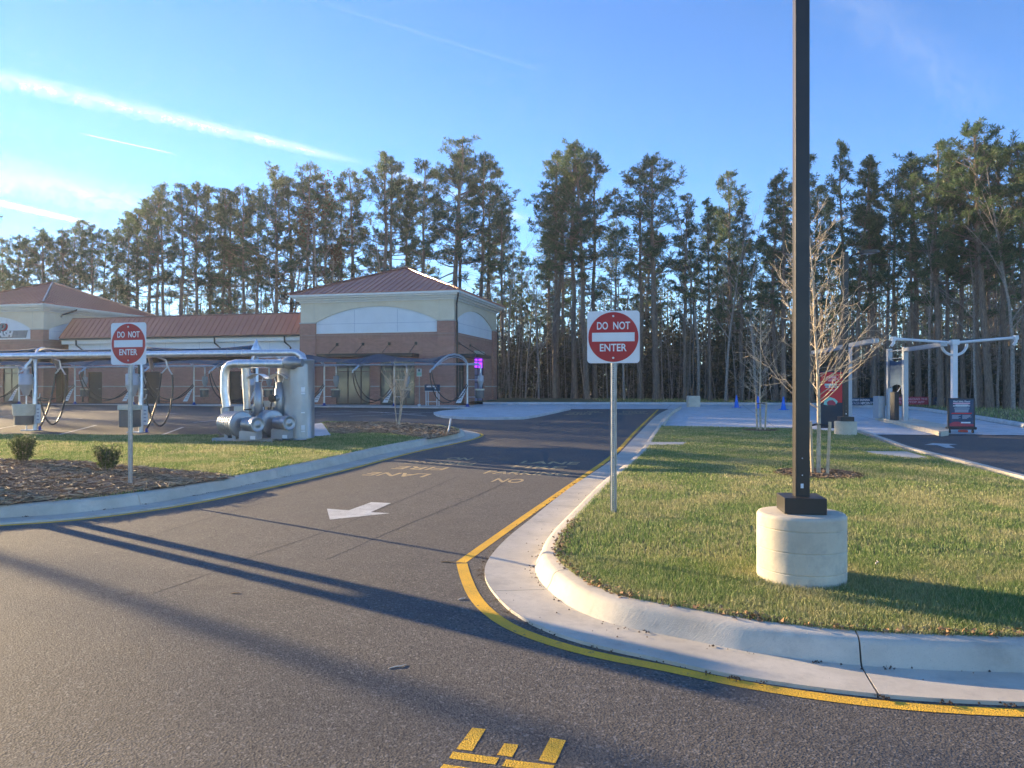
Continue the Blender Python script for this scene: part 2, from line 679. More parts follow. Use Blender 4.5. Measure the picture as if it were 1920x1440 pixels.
    mat('print_grey', (.34, .38, .46), rough=.5)
    mat('print_pink', (.75, .42, .50), rough=.5)
    mat('print_mint', (.32, .62, .52), rough=.5)
    mat('navy_dark', (.006, .017, .034), (.008, .022, .042), scale=3, rough=.45)
    mat('cone_blue', (.008, .15, .62), (.01, .17, .70), scale=5, rough=.45)
    mat('cap_blue', (.02, .06, .35), rough=.5)
    mat('orange_plastic', (.80, .10, .05), rough=.4)
    mat('stake_wood', (.50, .38, .24), (.62, .49, .33), scale=9, rough=.85)
    mat('litter_leaf', (.30, .15, .06), (.42, .25, .12), scale=30, rough=.8)
    mat('dead_stick', (.50, .42, .34), (.62, .54, .45), scale=20, rough=.85)
    mat('logo_grey', (.16, .165, .17), (.24, .245, .25), scale=3, rough=.4)
    m = mat('window_glass', (.10, .115, .10), (.17, .18, .15), scale=.8, rough=.06, spec=.8)
    m = mat('interior_pale', (.42, .44, .36), (.30, .32, .27), scale=.7, rough=.9)
    m = NT('clear_glass', 0.03)
    m.b.inputs['Base Color'].default_value = (.8, .9, .85, 1)
    m.b.inputs['Transmission Weight'].default_value = 1.0
    m.b.inputs['IOR'].default_value = 1.05
    m.b.inputs['Specular IOR Level'].default_value = .6
    m = NT('purple_pane_glow', .5)
    m.b.inputs['Base Color'].default_value = (.5, .1, .9, 1)
    m.b.inputs['Emission Color'].default_value = (.32, .03, 1.0, 1)
    m.b.inputs['Emission Strength'].default_value = 0.75  # the door panes themselves glow, no lamp stands behind them
    mat('tunnel_panel', (.30, .27, .40), (.36, .33, .46), scale=1, rough=.5)


make_materials()
M = MATS

# ------------------------------------------------------------------ the frame of the car wash (building, stalls and lane share it)
ANG = R(-14.0)
FR = (math.cos(ANG), math.sin(ANG))          # right along the facade
FV = (-math.sin(ANG), math.cos(ANG))         # into the depth
WX, WY = -3.58, 47.5                         # near corner of the tower wall
FLOOR = 0.50


def bl(lx, ly):
    return (WX + lx * FR[0] + ly * FV[0], WY + lx * FR[1] + ly * FV[1])


def to_bl(x, y):
    dx, dy = x - WX, y - WY
    return (dx * FR[0] + dy * FR[1], dx * FV[0] + dy * FV[1])


# ------------------------------------------------------------------ ground
def make_ground():
    # terrain sheet to the horizon
    ys = [-60, -40, 62, 120, 190]
    xs = [-170, -60, 0, 60, 170]
    v, f = [], []
    for y in ys:
        for x in xs:
            v.append((x, y, g(max(y, -40)) - 0.06))
    nx = len(xs)
    for j in range(len(ys) - 1):
        for i in range(nx - 1):
            a = j * nx + i
            f.append((a, a + 1, a + 1 + nx, a + nx))
    tag(MB().add(v, f).build('ground', M['leaf_litter']), kind='structure')
    # asphalt sheet
    road = sheet('road', [(-70, -30), (34, -30), (34, 24), (26, 36), (8, 46.6), (-70, 60)], 0.0, M['asphalt'])
    return road


ROAD = make_ground()


# ---------------- kerbs
def kerb_run(name, path, profile, sec, parent_mat, start=0.0, gap=0.012):
    """sweep the kerb profile (offset to the right, height) in cast sections"""
    root = bpy.data.objects.new(name, None)
    root.empty_display_size = 0.2
    COL.objects.link(root)
    tag(root, kind='structure')
    t = np.gradient(path, axis=0)
    t /= np.linalg.norm(t, axis=1)[:, None]
    nrm = np.stack([t[:, 1], -t[:, 0]], axis=1)
    seg = np.linalg.norm(np.diff(path, axis=0), axis=1)
    L = np.concatenate([[0], np.cumsum(seg)])
    cuts = [0.0]
    s = start if start > 0.3 else sec
    while s < L[-1] - 0.4:
        cuts.append(s)
        s += sec
    cuts.append(L[-1])
    k = len(profile)
    for a, b in zip(cuts[:-1], cuts[1:]):
        n = max(2, int((b - a) / 0.10) + 1)
        q = np.linspace(a + gap / 2, b - gap / 2, n)
        P = np.stack([np.interp(q, L, path[:, 0]), np.interp(q, L, path[:, 1])], axis=1)
        Q = np.stack([np.interp(q, L, nrm[:, 0]), np.interp(q, L, nrm[:, 1])], axis=1)
        v = []
        for p, m_ in zip(P, Q):
            for d, z in profile:
                x, y = p + m_ * d
                v.append((x, y, SLOPE * y + OFF + z))
        f = []
        for i in range(n - 1):
            for j in range(k - 1):
                c = i * k + j
                f.append((c, c + 1, c + 1 + k, c + k))
        f.append(tuple(range(k - 1, -1, -1)))
        f.append(tuple((n - 1) * k + j for j in range(k)))
        mb = MB()
        mb.add(v, f)
        o = mb.build('kerb_section', parent_mat, root)
        bm = bmesh.new()
        bm.from_mesh(o.data)
        bmesh.ops.recalc_face_normals(bm, faces=bm.faces[:])
        bm.to_mesh(o.data)
        bm.free()
        o.data.polygons.foreach_set('use_smooth', [True] * len(o.data.polygons))
        o.data.set_sharp_from_angle(angle=R(38))
    return root


GUTTER = [(0.0, -0.08), (0.0, 0.022), (0.40, 0.006), (0.445, 0.010), (0.475, 0.060), (0.495, 0.118), (0.515, 0.140), (0.55, 0.152), (0.64, 0.156), (0.64, -0.08)]
KERB = [(0.0, -0.08), (0.0, 0.03), (0.02, 0.10), (0.05, 0.13), (0.22, 0.14), (0.22, -0.08)]

# right island: the outer edge of the gutter pan, followed from far to near (island on the left hand, so mirror the profile)
rg_px = [(1256, 766.5), (1234, 778), (1193, 818), (1148, 863), (1066, 919), (1000, 972), (945, 1018), (913, 1058), (909, 1083), (924, 1113), (974, 1159.5), (1070, 1202),
         (1240, 1242), (1372, 1271), (1623, 1306), (1920, 1324), (2500, 1330)]
RG = smooth_path([at(*p) for p in rg_px])
kerb_run('island_kerb', RG[::-1], GUTTER, 3.05, M['concrete'], start=2.28)
RG_IN = offset_path(RG, -0.62)

# left island
lg_px = [(-900, 1012), (-400, 1005), (0, 984), (133, 974.5), (267, 958.5), (367, 942), (500, 914.5), (640, 882), (772, 848), (855, 830.5), (889, 822), (900, 815.5),
         (890, 811.2), (868, 807.2), (846, 803.5)]
LG = smooth_path([at(*p) for p in lg_px])
kerb_run('planting_kerb', offset_path(LG, 0)[::-1], GUTTER, 3.05, M['concrete'], start=1.5)
LG_IN = offset_path(LG, -0.62)

# kerb along the right-hand lane and along the woods
rl_px = [(1606, 813.5), (1655, 831), (1697, 846.7), (1829, 881), (1920, 906), (2150, 970)]
RL = smooth_path([at(p[0] + 14, p[1] + 1.0) for p in rl_px])
kerb_run('lane_kerb', RL, KERB, 3.05, M['concrete'])
fk_px = [(905, 758.0), (1000, 758.0), (1200, 758.3), (1400, 758.8), (1540, 760), (1589, 763), (1640, 764.5), (1702, 767), (1740, 771.5), (1779, 778), (1825, 785), (1920, 802), (2100, 836)]
FK = smooth_path([at(*p) for p in fk_px], 0.3)
kerb_run('far_kerb', FK[::-1], [(-d if False else d, z) for d, z in KERB], 3.05, M['concrete_drive'])

# ---------------- painted lines
def strip(name, path, w, m, dz=0.0018, mb=None):
    a, b = offset_path(path, w / 2), offset_path(path, -w / 2)
    n = len(path)
    v = [(x, y, SLOPE * y + OFF + dz) for x, y in a] + [(x, y, SLOPE * y + OFF + dz) for x, y in b]
    f = [(i, i + 1, n + i + 1, n + i) for i in range(n - 1)]
    if mb is not None:
        return mb.add(v, f)
    o = MB().add(v, f).build(name, m, ROAD)
    if o.data.polygons[0].normal.z < 0: o.data.flip_normals()
    return o


y_straight = smooth_path([at(*p) for p in [(1234, 768), (1190, 811), (1148, 854.5), (1077, 905), (955, 990), (864, 1055)]])
strip('yellow_line', y_straight, 0.10, M['yellow_paint'])
y_arc = smooth_path([at(*p) for p in [(866, 1057), (873, 1082), (890, 1119), (916, 1148), (961, 1177.5), (1036, 1206), (1120, 1228.5), (1243, 1252.5), (1411, 1287), (1642, 1319.5),
                                      (1920, 1337.5), (2500, 1344)]])
strip('yellow_line', y_arc, 0.10, M['yellow_paint'], dz=0.003)
strip('yellow_line', offset_path(LG, 0.065), 0.085, M['yellow_paint'])


def paint(name, pts, m, dz=0.0018):
    v = [at(*p) for p in pts]
    v = [(x, y, SLOPE * y + OFF + dz) for x, y in v]
    o = MB().add(v, [tuple(range(len(v)))]).build(name, m, ROAD)
    if o.data.polygons[0].normal.z < 0: o.data.flip_normals()
    return o


o = paint('painted_arrow', [(613, 954), (618.5, 974.5), (731, 962.5), (695, 960.5), (733, 943.5), (696, 941.7), (654, 957)], M['white_paint'])
o = paint('painted_arrow', [(1733, 834), (1749, 831), (1796, 833), (1779, 834.6), (1791, 840), (1774, 839.6), (1757, 834.6)], M['white_paint'])
# big stencilled letter in front of the camera, piece by piece
z6 = lambda x, y: (500 + x / 2.5946, 1040 + y / 2.5946)
for q in ([(1000, 843), (1066, 850), (1000, 956), (922, 947)], [(1156, 919), (1226, 926), (1196, 986), (1121, 975)], [(1380, 892), (1456, 905), (1405, 1016), (1322, 1003)],
          [(905, 959), (1131, 990), (1112, 1023), (887, 992)], [(1165, 997), (1400, 1027), (1386, 1062), (1143, 1030)],
          [(862, 1020), (1000, 1041), (965, 1080), (828, 1056)]):
    paint('stencil_stroke', [z6(*p) for p in q], M['yellow_paint'])


def road_text(body, px, py, height, rot, width=None, m='faded_yellow_paint'):
    me = text_mesh(body, height / 0.70)
    xs = [v.co.x for v in me.vertices]
    w = max(xs) - min(xs)
    c = (max(xs) + min(xs)) / 2
    s = (width / w) if width else 1.0
    cx, cy = at(px, py)
    ca, sa = math.cos(rot), math.sin(rot)
    for v in me.vertices:
        x, y = (v.co.x - c) * s, v.co.y
        X, Y = cx + x * ca - y * sa, cy + x * sa + y * ca
        v.co = (X, Y, SLOPE * Y + OFF + 0.0018)
    me.update()
    return link('painted_word', me, M[m], ROAD)


for body, px, py, w in (('NO', 953, 901.5, .50), ('PARKING', 988, 887.5, 1.52), ('FIRE', 1010, 876.5, 1.02), ('LANE', 1031, 868, 1.16)):
    road_text(body, px, py, .46, ANG, w)
for body, px, py, w in (('NO', 862, 860, .52), ('PARKING', 826, 868, 1.42), ('FIRE', 789, 877.5, 1.02), ('LANE', 745, 889.5, 1.15)):
    road_text(body, px, py, .46, ANG + math.pi, w)
for body, px, py, w in (('NO', 1173, 777.6, .60), ('PARKING', 1182, 775.4, 1.7), ('FIRE', 1188, 773.2, 1.1), ('LANE', 1190, 771.2, 1.25)):
    road_text(body, px, py, .55, ANG, w)
for body, px, py, w in (('NO', 1112, 771.2, .60), ('PARKING', 1098, 773.0, 1.7), ('FIRE', 1088, 775.0, 1.1), ('LANE', 1083, 777, 1.25)):
    road_text(body, px, py, .55, ANG + math.pi, w)

# stall lines and hatching of the vacuum lot
for a, b in (((-60, 814), (30, 798)), ((108, 815.5), (180, 797.5)), ((300, 817), (343, 801)), ((-30, 783), (60, 777)), ((255, 780), (330, 775)), ((363, 792), (430, 786)), ((80, 790), (155, 784.5)),
             ((590, 779), (660, 776)), ((655, 780.5), (790, 775)), ((600, 776), (740, 773)), ((690, 771), (800, 780)), ((640, 770.5), (790, 777)), ((745, 771), (812, 774)), ((590, 773), (660, 770))):
    A, B = np.array(at(*a)), np.array(at(*b))
    strip('stall_line', np.linspace(A, B, 4), 0.10, M['white_paint'])

# faint paving seams along the lane
for pts in ([(255, 1013), (370, 978), (520, 935), (640, 903)], [(285, 1114), (372, 1083), (475, 1043), (600, 1000), (760, 935), (860, 893)], [(610, 1050), (760, 985), (900, 927), (985, 885)]):
    P_ = smooth_path([at(*p) for p in pts], .12)
    P_ = P_ + np.random.default_rng(len(P_)).normal(0, .004, P_.shape)
    strip('paving_seam', P_, 0.011, M['asphalt_seam'], dz=0.0015)

# ---------------- concrete drive in slabs
drive_poly = [at(*p) for p in [(870, 758.2), (1000, 758.2), (1200, 758.5), (1400, 759.0), (1540, 760.3), (1589, 763.4), (1640, 765), (1702, 767.5), (1740, 772), (1779, 778.6),
                               (1825, 786), (1920, 803), (2000, 819), (1900, 816.3), (1637, 815.6), (1606, 812.5), (1487, 804.5), (1240, 800), (1262, 767), (1150, 767.3), (1060, 767.5), (1000, 762)]]
drive = bpy.data.objects.new('concrete_drive', None)
COL.objects.link(drive)
tag(drive, kind='structure')
sheet('joint_bed', drive_poly, 0.003, M['mulch'], drive)
cs, sn = math.cos(ANG), math.sin(ANG)
loc = [to_bl(*p) for p in drive_poly]
lx0, lx1 = min(p[0] for p in loc), max(p[0] for p in loc)
ly0, ly1 = min(p[1] for p in loc), max(p[1] for p in loc)
yy = ly0
while yy < ly1:
    xx = lx0
    while xx < lx1:
        P = clip_poly(loc, xx + .008, xx + 4.4 - .008, yy + .008, yy + 5.0 - .008)
        if len(P) > 2:
            ar = 0.5 * abs(sum(P[i - 1][0] * P[i][1] - P[i][0] * P[i - 1][1] for i in range(len(P))))
            if ar > .15:
                sheet('slab', [bl(*p) for p in P], 0.012, M['concrete_drive'], drive)
        xx += 4.4
    yy += 5.0

# raised concrete apron beside the tower, pavement along the building
apron = [at(*p, .10) for p in [(813, 773), (819, 776.5), (832, 779.5), (870, 782), (930, 782.8), (982, 782), (1008, 778), (1040, 771.5), (1070, 765.2), (1060, 761), (990, 758.6), (930, 758.2), (900, 764), (830, 770)]]
sheet('apron', apron, 0.105, M['concrete_drive'], thick=.2)
pave = bpy.data.objects.new('pavement', None)
COL.objects.link(pave)
tag(pave, kind='structure')
x = -46.0
while x < 3.0:
    x2 = min(x + 1.9, 3.0)
    mb = MB()
    mb.prism([bl(x + .006, -4.0), bl(x2 - .006, -4.0), bl(x2 - .006, .05), bl(x + .006, .05)], .1, FLOOR)
    mb.build('slab', M['concrete_drive'], pave)
    x = x2
mbw = MB()
mbw.prism([bl(1.0, 0.2), bl(7.0, -1.0), bl(8.0, 12), bl(0.1, 12)], .1, FLOOR - .012)
tag(mbw.build('side_pavement', M['concrete_drive']), kind='structure')

# ---------------- planting beds and lawns
RI_POLY = [tuple(p) for p in RG_IN if p[1] < 26.3] + [(9.5, 4.7)] + [at(*p, .14) for p in [(2150, 966), (1920, 904), (1829, 878.5), (1697, 845), (1655, 829.5), (1606, 812), (1487, 803.6), (1240, 799.6)]]
# keep the far-to-near order closed properly
ri_soil = sheet('lawn_right', RI_POLY, 0.145, M['turf_soil'])
back = [(846, 803.0), (800, 797.5), (740, 794.5), (612, 792), (575, 800), (560, 812), (400, 817.5), (250, 818), (0, 816.5), (-400, 814), (-900, 811)]
LI_POLY = [tuple(p) for p in LG_IN] + [at(*p, .13) for p in back]
li_soil = sheet('lawn_left', LI_POLY, 0.140, M['turf_soil'])
nose_mulch = [at(*p, .15) for p in [(608, 794.5), (680, 793), (740, 794), (800, 797.5), (845, 803.5), (862, 809), (858, 813.5), (830, 819), (806, 823.5), (770, 819), (730, 813.5), (680, 812.5), (640, 814.5), (620, 812)]]
bed_mulch = [at(*p, .15) for p in [(-900, 868), (-300, 866), (0, 866), (60, 867), (130, 869), (200, 874), (270, 881), (340, 887), (405, 893.5), (432, 897.5), (300, 918), (160, 935), (0, 948.5), (-400, 968), (-900, 978)]]
sheet('mulch_bed', nose_mulch, 0.160, M['mulch'])
sheet('mulch_bed', bed_mulch, 0.160, M['mulch'])
walk = [at(*p, .15) for p in [(577, 797), (604, 793.5), (621, 817.5), (577, 820)]]
sheet('walkway', walk, 0.166, M['concrete_drive'])
pad = [at(*p, .15) for p in [(395, 826.5), (575, 827.5), (585, 806), (430, 805)]]
flume1 = [at(*p, .15) for p in [(1198, 833.5), (1213, 829.2), (1287, 829.4), (1281, 834.2), (1215, 834.8)]]
sheet('drain_slab', flume1, 0.158, M['concrete'])
flume2 = [at(*p, .15) for p in [(1617, 846), (1700, 847.2), (1741, 858.5), (1712, 859.5), (1640, 851.5)]]
sheet('drain_slab', flume2, 0.158, M['concrete'])
# verge behind the far kerb, in front of the woods
fk2 = offset_path(FK, -0.2)
verge = [tuple(p) for p in fk2] + [(40, 20), (45, 45), (30, 60), (-5, 62), (-5.5, 52.5)]
sheet('verge', verge, 0.135, M['turf_soil'])


# ---------------- grass
def blades(polys, holes, n, hmin, hmax, w, seed, dz, ybias=None, density_fn=None):
    rng = np.random.default_rng(seed)
    poly = np.array(polys)
    lo, hi = poly.min(0), poly.max(0)
    out = []
    got = 0
    while got < n:
        p = rng.uniform(lo, hi, (n * 2, 2))
        k = inside(poly, p)
        for h in holes: k &= ~inside(h, p)
        if density_fn is not None:
            k &= rng.random(len(p)) < density_fn(p)
        p = p[k]
        if len(p) == 0: break
        out.append(p)
        got += len(p)
    p = np.concatenate(out)[:n]
    n = len(p)
    h = rng.uniform(hmin, hmax, n) * (0.8 + 0.4 * rng.random(n))
    a = rng.uniform(0, 2 * np.pi, n)
    lean = rng.uniform(.1, .75, n) * h
    la = rng.uniform(0, 2 * np.pi, n)
    wv = np.stack([np.cos(a), np.sin(a)], 1) * (w * rng.uniform(.6, 1.3, n))[:, None] * .5
    lv = np.stack([np.cos(la), np.sin(la)], 1)
    z = SLOPE * p[:, 1] + OFF + dz
    v = np.zeros((n, 5, 3), np.float32)
    v[:, 0, :2] = p - wv; v[:, 0, 2] = z - .01
    v[:, 1, :2] = p + wv; v[:, 1, 2] = z - .01
    mid = p + lv * (lean * .35)[:, None]
    v[:, 2, :2] = mid - wv * .8; v[:, 2, 2] = z + h * .6
    v[:, 3, :2] = mid + wv * .8; v[:, 3, 2] = z + h * .6
    tip = p + lv * lean[:, None]
    v[:, 4, :2] = tip; v[:, 4, 2] = z + h
    i = np.arange(n)[:, None] * 5
    t = np.concatenate([i + [0, 1, 3], i + [0, 3, 2], i + [2, 3, 4]], 0)
    r = np.repeat(rng.random(n), 5)
    return v.reshape(-1, 3), t, r


def join_arrays(parts):
    vs, ts, rs, o = [], [], [], 0
    for v, t, r in parts:
        vs.append(v); ts.append(t + o); rs.append(r)
        o += len(v)
    return np.concatenate(vs), np.concatenate(ts), np.concatenate(rs)


def disc(cx, cy, r, n=18):
    return [(cx + r * math.cos(2 * math.pi * i / n), cy + r * math.sin(2 * math.pi * i / n)) for i in range(n)]


T1 = at(1535, 889, .15)            # staked tree near the lamp pole
T2 = at(1426, 807, .15)
LP1 = (2.243, 5.96)                # lamp pole
LP2 = at(1585.5, 815, .15)
holes_r = [flume1, flume2, disc(*LP1, .34), disc(T1[0], T1[1], .62), disc(T2[0], T2[1], .5), disc(*LP2, .29)]
near = lambda a, b: (lambda p: ((p[:, 1] >= a) & (p[:, 1] < b)).astype(float))
parts = []
CLIPX = lambda p: (np.abs(p[:, 0]) < p[:, 1] * .72 + 1.2)
def dens(a, b):
    return lambda p: ((p[:, 1] >= a) & (p[:, 1] < b) & CLIPX(p)).astype(float)
parts.append(blades(RI_POLY, holes_r, 130000, .022, .048, .0042, 1, .145, density_fn=dens(0, 6.6)))
parts.append(blades(RI_POLY, holes_r, 100000, .022, .046, .006, 2, .145, density_fn=dens(6.6, 10)))
parts.append(blades(RI_POLY, holes_r, 80000, .022, .045, .0085, 3, .145, density_fn=dens(10, 16)))
parts.append(blades(RI_POLY, holes_r, 55000, .022, .045, .013, 4, .145, density_fn=dens(16, 30)))
v_, t_, r_ = join_arrays(parts)
tag(link('grass_right', np_mesh('grass_right', v_, t_, r_), M['grass_blade']), 'mown winter lawn around the black lamp pole and staked trees', 'grass', kind='stuff')
parts = [blades(LI_POLY, [bed_mulch, nose_mulch, walk], 60000, .030, .060, .011, 5, .14, density_fn=dens(0, 15.5)),
         blades(LI_POLY, [bed_mulch, nose_mulch, walk, pad], 75000, .030, .062, .016, 6, .14, density_fn=dens(15.5, 40))]
v_, t_, r_ = join_arrays(parts)
tag(link('grass_left', np_mesh('grass_left', v_, t_, r_), M['grass_blade']), 'straw coloured sunlit lawn in front of the vacuum stalls', 'grass', kind='stuff')
v_, t_, r_ = blades(verge, [], 26000, .05, .16, .03, 7, .135, density_fn=lambda p: ((p[:, 0] > 6) & (p[:, 1] < 58)).astype(float))
tag(link('grass_verge', np_mesh('grass_verge', v_, t_, r_), M['grass_blade']), 'rough grass verge between the curved kerb and the woods', 'grass', kind='stuff')


# pine straw over the mulch, dead leaves along the kerb
def straws(poly, n, lmin, lmax, w, seed, dz, lift=.03):
    rng = np.random.default_rng(seed)
    poly = np.array(poly)
    lo, hi = poly.min(0), poly.max(0)
    p = rng.uniform(lo, hi, (n * 5, 2))
    p = p[inside(poly, p) & CLIPX(p)][:n]
    n = len(p)
    a = rng.uniform(0, 2 * np.pi, n)
    l = rng.uniform(lmin, lmax, n) / 2
    d = np.stack([np.cos(a), np.sin(a)], 1)
    q = np.stack([-d[:, 1], d[:, 0]], 1) * w / 2
    z = SLOPE * p[:, 1] + OFF + dz + rng.uniform(0, lift, n)
    tilt = rng.uniform(-.25, .25, n) * l
    v = np.zeros((n, 4, 3), np.float32)
    for k_, (s1, s2) in enumerate(((-1, -1), (1, -1), (1, 1), (-1, 1))):
        v[:, k_, :2] = p + d * (l * s1)[:, None] + q * s2
        v[:, k_, 2] = z + tilt * s1 + .004 * s2
    i = np.arange(n)[:, None] * 4
    t = np.concatenate([i + [0, 1, 2], i + [0, 2, 3]], 0)
    return v.reshape(-1, 3), t, np.repeat(rng.random(n) ** 1.3, 4)


v_, t_, r_ = straws(bed_mulch, 16000, .06, .26, .006, 11, .165, .05)
tag(link('pine_straw', np_mesh('pine_straw', v_, t_, r_), M['straw']), 'pine straw mulch under the two clipped shrubs', 'mulch', kind='stuff')
v_, t_, r_ = straws(nose_mulch, 7000, .05, .2, .012, 12, .165, .05)
tag(link('pine_straw', np_mesh('pine_straw', v_, t_, r_), M['straw']), 'brown mulch on the island nose under the bare crape myrtle', 'mulch', kind='stuff')
parts = [straws(disc(T1[0], T1[1], .70), 2600, .02, .09, .008, 13, .15, .03), straws(disc(T2[0], T2[1], .5), 900, .02, .09, .010, 14, .15, .03)]
v_, t_, r_ = join_arrays(parts)
tag(link('bark_mulch', np_mesh('bark_mulch', v_, t_, r_ * .3), M['straw']), 'bark mulch rings round the two staked trees', 'mulch', kind='stuff')
edge = offset_path(RG, -0.66)
edge = edge[(edge[:, 1] < 8.5)]
rng = np.random.default_rng(15)
n = 900
k_ = rng.integers(0, len(edge), n)
p = edge[k_] + rng.normal(0, .035, (n, 2))
s_ = rng.uniform(.010, .026, n)
a = rng.uniform(0, 6.28, n)
z = SLOPE * p[:, 1] + OFF + .158 + rng.uniform(0, .02, n)
v = np.zeros((n, 4, 3), np.float32)
for j in range(4):
    v[:, j, 0] = p[:, 0] + s_ * np.cos(a + j * np.pi / 2) * (1 if j % 2 else .6)
    v[:, j, 1] = p[:, 1] + s_ * np.sin(a + j * np.pi / 2) * (1 if j % 2 else .6)
    v[:, j, 2] = z + rng.normal(0, .008, n)
i = np.arange(n)[:, None] * 4
tag(link('leaf_crumbs', np_mesh('leaf_crumbs', v.reshape(-1, 3), np.concatenate([i + [0, 1, 2], i + [0, 2, 3]], 0)), M['litter_leaf']),
    'brown leaf crumbs caught between kerb and lawn', 'leaves', kind='stuff')


# grit gathered where the pan meets the kerb and at the asphalt joint
rng = np.random.default_rng(16)
gp = []
for path, off, sg, cnt_ in ((RG, -0.425, .022, 280), (RG, -.2, .13, 70), (LG, -0.425, .02, 200), (RG, .03, .02, 500)):
    e_ = offset_path(path, off)
    e_ = e_[e_[:, 1] < 14]
    w_ = rng.random(len(e_)) ** 3
    k_ = rng.choice(len(e_), cnt_, p=w_ / w_.sum())
    gp.append(e_[k_] + rng.normal(0, sg, (cnt_, 2)))
p = np.concatenate(gp)
n = len(p)
s_ = rng.uniform(.003, .010, n)
a = rng.uniform(0, 6.28, n)
z = SLOPE * p[:, 1] + OFF + .016
v = np.zeros((n, 4, 3), np.float32)
for j in range(3):
    v[:, j, 0] = p[:, 0] + s_ * np.cos(a + j * 2.1); v[:, j, 1] = p[:, 1] + s_ * np.sin(a + j * 2.1); v[:, j, 2] = z - .003
v[:, 3, :2] = p; v[:, 3, 2] = z + s_ * .8
i = np.arange(n)[:, None] * 4
tag(link('gutter_grit', np_mesh('gutter_grit', v.reshape(-1, 3), np.concatenate([i + [0, 1, 3], i + [1, 2, 3], i + [2, 0, 3]], 0)), M['mulch']), 'dark grit and crumbs lying along the gutter', 'grit', kind='stuff')


# a few bits of litter on the asphalt and in the gutter
def twig(name, label, px, py, L, rot, m, th=.006, dz=.0):
    x, y = at(px, py)
    c, s = math.cos(rot), math.sin(rot)
    pts = [(x + c * L * t - s * L * b, y + s * L * t + c * L * b, SLOPE * y + OFF + dz + th * .8 + hz * .5) for t, b, hz in ((-.5, 0, 0), (-.1, .06, .004), (.15, -.03, .006), (.5, .10, .003))]
    o = MB().tube(pts, [th * .7, th, th, th * .5], 6).build(name, m)
    tag(o, label, 'twig')


twig('twig', 'pale bent twig lying on the open asphalt in the foreground', 746, 1251, .115, .5, M['dead_stick'], .0035)
twig('twig', 'small brown twig on the asphalt left of the yellow line corner', 840, 1055, .13, -.2, M['litter_leaf'], .006)
twig('twig', 'tiny pale twig beside the curved yellow line', 866, 1124, .07, .6, M['dead_stick'], .005)
twig('twig', 'dark twig on the asphalt inside the wide shadow band', 442, 1113, .07, .1, M['litter_leaf'], .004)
twig('straw_stick', 'thin pale stick poking from the lawn right of the concrete lamp base', 1645, 1102, .16, 1.0, M['dead_stick'], .004, dz=.20)


def leaf(label, px, py, s, rot):
    x, y = at(px, py)
    z = SLOPE * y + OFF + .012
    v = []
    for i in range(8):
        a = 2 * math.pi * i / 8
        r = s * (1 if i % 2 else .55) * (1.2 if i == 0 else 1)
        v.append((x + math.cos(a + rot) * r, y + math.sin(a + rot) * r * .8, z + .012 * math.sin(3 * a) + .012))
    v.append((x, y, z - .004))
    o = MB().add(v, [(i, (i + 1) % 8, 8) for i in range(8)]).build('leaf', M['litter_leaf'])
    tag(o, label, 'leaf')


leaf('crumpled brown leaf in the gutter below the concrete lamp base', 1395, 1216, .045, .3)


# ------------------------------------------------------------------ car wash building
def roof_face(roof, A, B, up, rise_fn, pitch, m):
    """standing seam panels: A->B eave line, up = vector from eave to the top line, rise_fn(s in 0..1) = share of `up` reached"""
    A, B, up = Vector(A), Vector(B), Vector(up)
    L = (B - A).length
    e = (B - A).normalized()
    nrm = e.cross(up).normalized()
    if nrm.z < 0: nrm = -nrm
    n = max(1, round(L / pitch))
    for i in range(n):
        s0, s1 = i / n, (i + 1) / n
        ss = [s0, s1]
        if s0 < .5 < s1: ss = [s0, .5, s1]
        lowp = [A + e * (L * s) for s in ss]
        top = [A + e * (L * s) + up * rise_fn(s) for s in ss]
        poly = lowp + top[::-1]
        # drop degenerate corner
        q = []
        for p in poly:
            if not q or (p - q[-1]).length > 1e-4: q.append(p)
        if (q[0] - q[-1]).length < 1e-4: q.pop()
        k = len(q)
        v = [p + nrm * .015 for p in q] + [p - nrm * .03 for p in q]
        f = [tuple(range(k)), tuple(range(2 * k - 1, k - 1, -1))] + [(j, (j + 1) % k, k + (j + 1) % k, k + j) for j in range(k)]
        mb = MB().add(v, f)
        h = rise_fn(s0)
        if h > .02:
            a, b = A + e * (L * s0), A + e * (L * s0) + up * h
            w = e * .014
            rv = [a - w, a + w, b + w, b - w]
            rv = [p + nrm * .01 for p in rv] + [p + nrm * .062 for p in rv]
            mb.add(rv, [(0, 1, 2, 3), (7, 6, 5, 4), (0, 4, 5, 1), (1, 5, 6, 2), (2, 6, 7, 3), (3, 7, 4, 0)])
        o = mb.build('roof_panel', m, roof)
        bm = bmesh.new(); bm.from_mesh(o.data)
        bmesh.ops.recalc_face_normals(bm, faces=bm.faces[:])
        bm.to_mesh(o.data); bm.free()


def arch_pts(x0, x1, zs, za, n=24):
    c = (x0 + x1) / 2
    hw = (x1 - x0) / 2
    rise = za - zs
    rad = (hw * hw + rise * rise) / (2 * rise)
    out = []
    for i in range(n + 1):
        x = x0 + (x1 - x0) * i / n
        out.append((x, za - rad + math.sqrt(max(rad * rad - (x - c) ** 2, 0))))
    return out


def vplate(mb, pts, axis, d0, d1):
    """extrude an outline (s, z) between depths d0..d1; axis 'x': s along x, depth along y; 'y': s along y, depth along x"""
    n = len(pts)
    if axis == 'x':
        v = [(s, d0, z) for s, z in pts] + [(s, d1, z) for s, z in pts]
    else:
        v = [(d0, s, z) for s, z in pts] + [(d1, s, z) for s, z in pts]
    f = [tuple(range(n)), tuple(range(2 * n - 1, n - 1, -1))] + [(i, (i + 1) % n, n + (i + 1) % n, n + i) for i in range(n)]
    mb.add(v, f)


